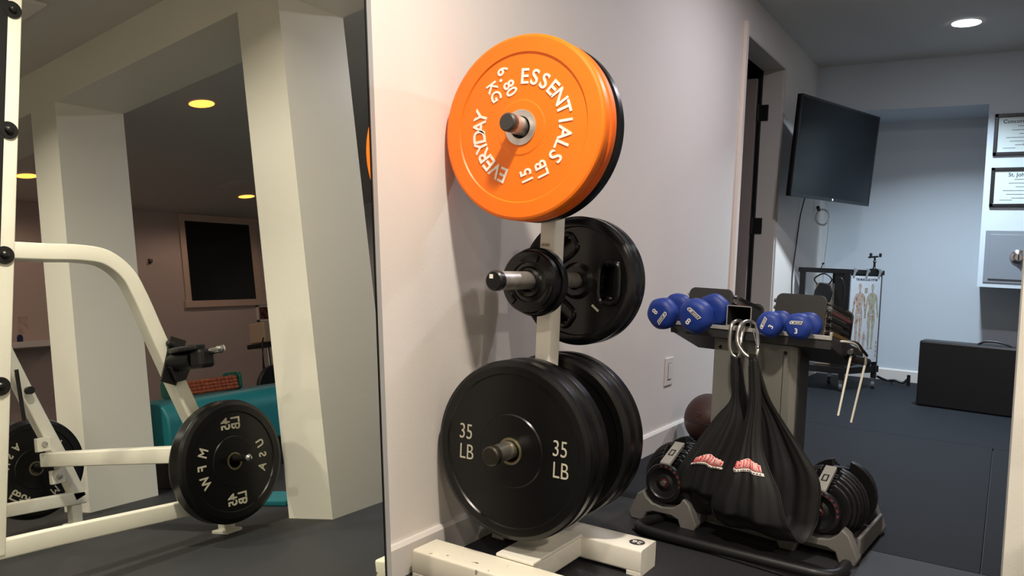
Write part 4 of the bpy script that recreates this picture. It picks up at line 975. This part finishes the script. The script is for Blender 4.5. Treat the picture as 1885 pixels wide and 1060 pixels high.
# ------------------------------------------------------------------ the dim room behind the partition (seen in the mirror)
tb = thing('treatment_bench', 'low bench with rounded teal vinyl top in the room behind the partition', 'bench', (2.05, 3.2, 0))
bm = nb(); pr = [(-.42, .17), (-.42, .36)] + [(-.42+.12*(1-math.cos(R(a_))), .36+.12*math.sin(R(a_))) for a_ in (20, 45, 70, 90)] + [(.30, .48), (.40, .42), (.42, .30), (.42, .17)]
prism(bm, pr, 1, -.62, .75); bt_ = fin(bm, 'bench_top', TEAL, tb, smooth=True, bevel=.01)
bm = nb()
for k in range(60): 
    y_ = .20+k*.009; box(bm, -.4225, -.4195, y_, y_+.0045, .19, .37)
fin(bm, 'ribbing', TEAL, bt_)
bm = nb(); box(bm, -.38, .38, -.55, .70, .0, .17); fin(bm, 'bench_base', VINYL, tb, bevel=.005)
fm = tag(fin((lambda b: (box(b, -.35, .35, -.09, .09, 0, .025), b)[1])(nb()), 'floor_mat', TEAL, bevel=.006, loc=(.84, 2.42, 0)), 'teal floor mat edge lying between the two white pillars', 'exercise mat')
mrz = thing('massage_roller', 'teal handled roller with brown wooden beads resting on the teal bench', 'massage roller', (2.08, 3.16, .481))
for y_, in ((-.225,), (.225,)):
    bm = nb(); pts = rect(.17, .115, .03); prism(bm, [(a_+.03, b_+.0585) for a_, b_ in pts], 1, y_-.012, y_+.012); e_ = fin(bm, 'end_panel', TEALD, mrz, bevel=.004)
    bm = nb(); box(bm, .0, .05, y_-.014, y_+.014, .085, .100); fin(bm, 'handle_slot', mat('slot_grey', (120, 128, 120), .6), e_)
for k in range(4):
    bm = nb(); prof = [(0, 0)]
    for q in range(14): prof += [(.010, q*.030), (.0135, q*.030+.008), (.0135, q*.030+.022), (.010, q*.030+.030)]
    prof += [(0, .42)]
    lathe(bm, prof, (-.04+k*.004, -.21, .018+k*.021), (0, 1, 0), 16); fin(bm, 'bead_row', ROPE, mrz, smooth=True)
sw_ = thing('white_stand', 'white bracket on a dark stand at the left end of the teal bench', 'stand', (1.80, 2.45, 0))
bm = nb(); box(bm, -.02, .02, -.03, .03, 0, .40); fin(bm, 'stand_leg', BLKM, sw_)
bm = nb(); prism(bm, [(-.05, .30), (.01, .30), (.03, .44), (.05, .50), (-.01, .53), (-.05, .46)], 0, -.02, .02); fin(bm, 'bracket', TRIM, sw_, bevel=.003)
# wall things of the far room
pf = thing('framed_picture', 'small white framed picture beside the dark window', 'framed picture', (FARX, 5.95, 1.20))
bm = nb()
for a in ((-.10, .10, .068, .09), (-.10, .10, -.09, -.068), (-.10, -.072, -.09, .09), (.072, .10, -.09, .09)): box(bm, -.02, -.0005, a[0], a[1], a[2], a[3])
fin(bm, 'picture_frame', TRIM, pf, bevel=.002)
bm = nb(); box(bm, -.010, -.0006, -.08, .08, -.075, .075); fin(bm, 'picture_print', mat('red_brown_print', (120, 56, 52), .5, vcol=(40, 28, 30), vscale=18, thr=(.45, .55)), pf)
ws = thing('wall_shelf', 'white wall shelf below a small picture, left edge of the mirror', 'shelf', (FARX, 3.45, 1.02))
bm = nb(); box(bm, -.25, -.0005, -.42, .20, -.025, .025); fin(bm, 'shelf_board', TRIM, ws, bevel=.002)
bm = nb(); prism(bm, [(-.20, -.03), (-.002, -.03), (-.002, -.16)], 1, -.30, -.28); fin(bm, 'shelf_bracket', DARKW, ws)
wo = thing('paper_picture', 'small pale paper print pinned to the wall above the shelf', 'paper print', (FARX, 3.42, 1.20))
bm = nb(); box(bm, -.003, -.0006, -.035, .04, -.07, .07); fin(bm, 'paper', mat('faded_paper', (190, 168, 158), .6, var=.2, vscale=20), wo)
bx = thing('blue_jar', 'small dark blue jar standing on the white wall shelf', 'jar', (FARX-.12, 3.33, 1.046))
bm = nb(); lathe(bm, [(0, 0), (.022, 0), (.022, .05), (.016, .055), (.016, .065), (0, .065)], n=20); fin(bm, 'jar_body', mat('navy_glaze', (24, 40, 88), .3), bx, smooth=True)
hk2 = thing('wall_hook', 'small dark hook on the mauve wall left of the window', 'hook', (FARX, 4.63, 1.757))
bm = nb(); box(bm, -.008, -.0005, -.012, .012, -.02, .03); tube(bm, [(-.008, 0, .0), (-.04, 0, -.01), (-.045, 0, .02)], .005, 4); fin(bm, 'hook_body', DSTEEL, hk2, smooth=True)
# machine on a pole stand with cables, and a chair back
ms_ = thing('therapy_unit', 'beige box unit with dangling cables on a chrome pole by the pillar', 'therapy unit', (3.4, 4.80, 0))
bm = nb(); box(bm, -.10, .10, -.11, .11, .82, 1.0); fin(bm, 'unit_box', mat('beige_plastic', (196, 172, 148), .5), ms_, bevel=.012)
bm = nb(); box(bm, -.12, .12, -.13, .13, .775, .815); fin(bm, 'unit_tray', BLKP, ms_, bevel=.004)
bm = nb(); cyl(bm, (0, 0, .03), (0, 0, .775), .014, 16); fin(bm, 'pole', CHROME, ms_, smooth=True)
bm = nb()
for k in range(5): a_ = 2*PI*k/5; bar(bm, (0, 0, .05), (math.cos(a_)*.22, math.sin(a_)*.22, .03), .03, .02)
fin(bm, 'stand_base', BLKP, ms_)
bm = nb(); tube(bm, [(-.11, -.13, .86), (-.13, -.17, .80), (-.13, -.17, .60), (-.13, -.13, .56), (-.13, -.10, .62), (-.12, -.10, .80)], .006, 6); tube(bm, [(-.12, -.15, .84), (-.135, -.18, .70), (-.13, -.19, .50), (-.13, -.185, .44)], .006, 6); cyl(bm, (-.13, -.185, .42), (-.13, -.185, .46), .012, 10); fin(bm, 'cable', BLKP, ms_, smooth=True)
bc_ = thing('black_chair', 'black rounded chair back showing above the teal bench beside the pillar', 'chair', (2.58, 4.16, 0))
bm = nb(); pr = [(.19*math.cos(R(a_)), .46+.16*math.sin(R(a_))) for a_ in range(0, 181, 15)] + [(-.17, .40), (.17, .40)]; prism(bm, pr, 0, -.02, .02); fin(bm, 'chair_back', VINYL, bc_, bevel=.008, smooth=True)
bm = nb(); box(bm, .0, .40, -.2, .2, .38, .43); fin(bm, 'chair_seat', VINYL, bc_, bevel=.015)
for dx, dy in ((.03, -.17), (.03, .17), (.37, -.17), (.37, .17)):
    bm = nb(); cyl(bm, (dx, dy, 0), (dx, dy, .38), .012, 12); fin(bm, 'chair_leg', DSTEEL, bc_, smooth=True)
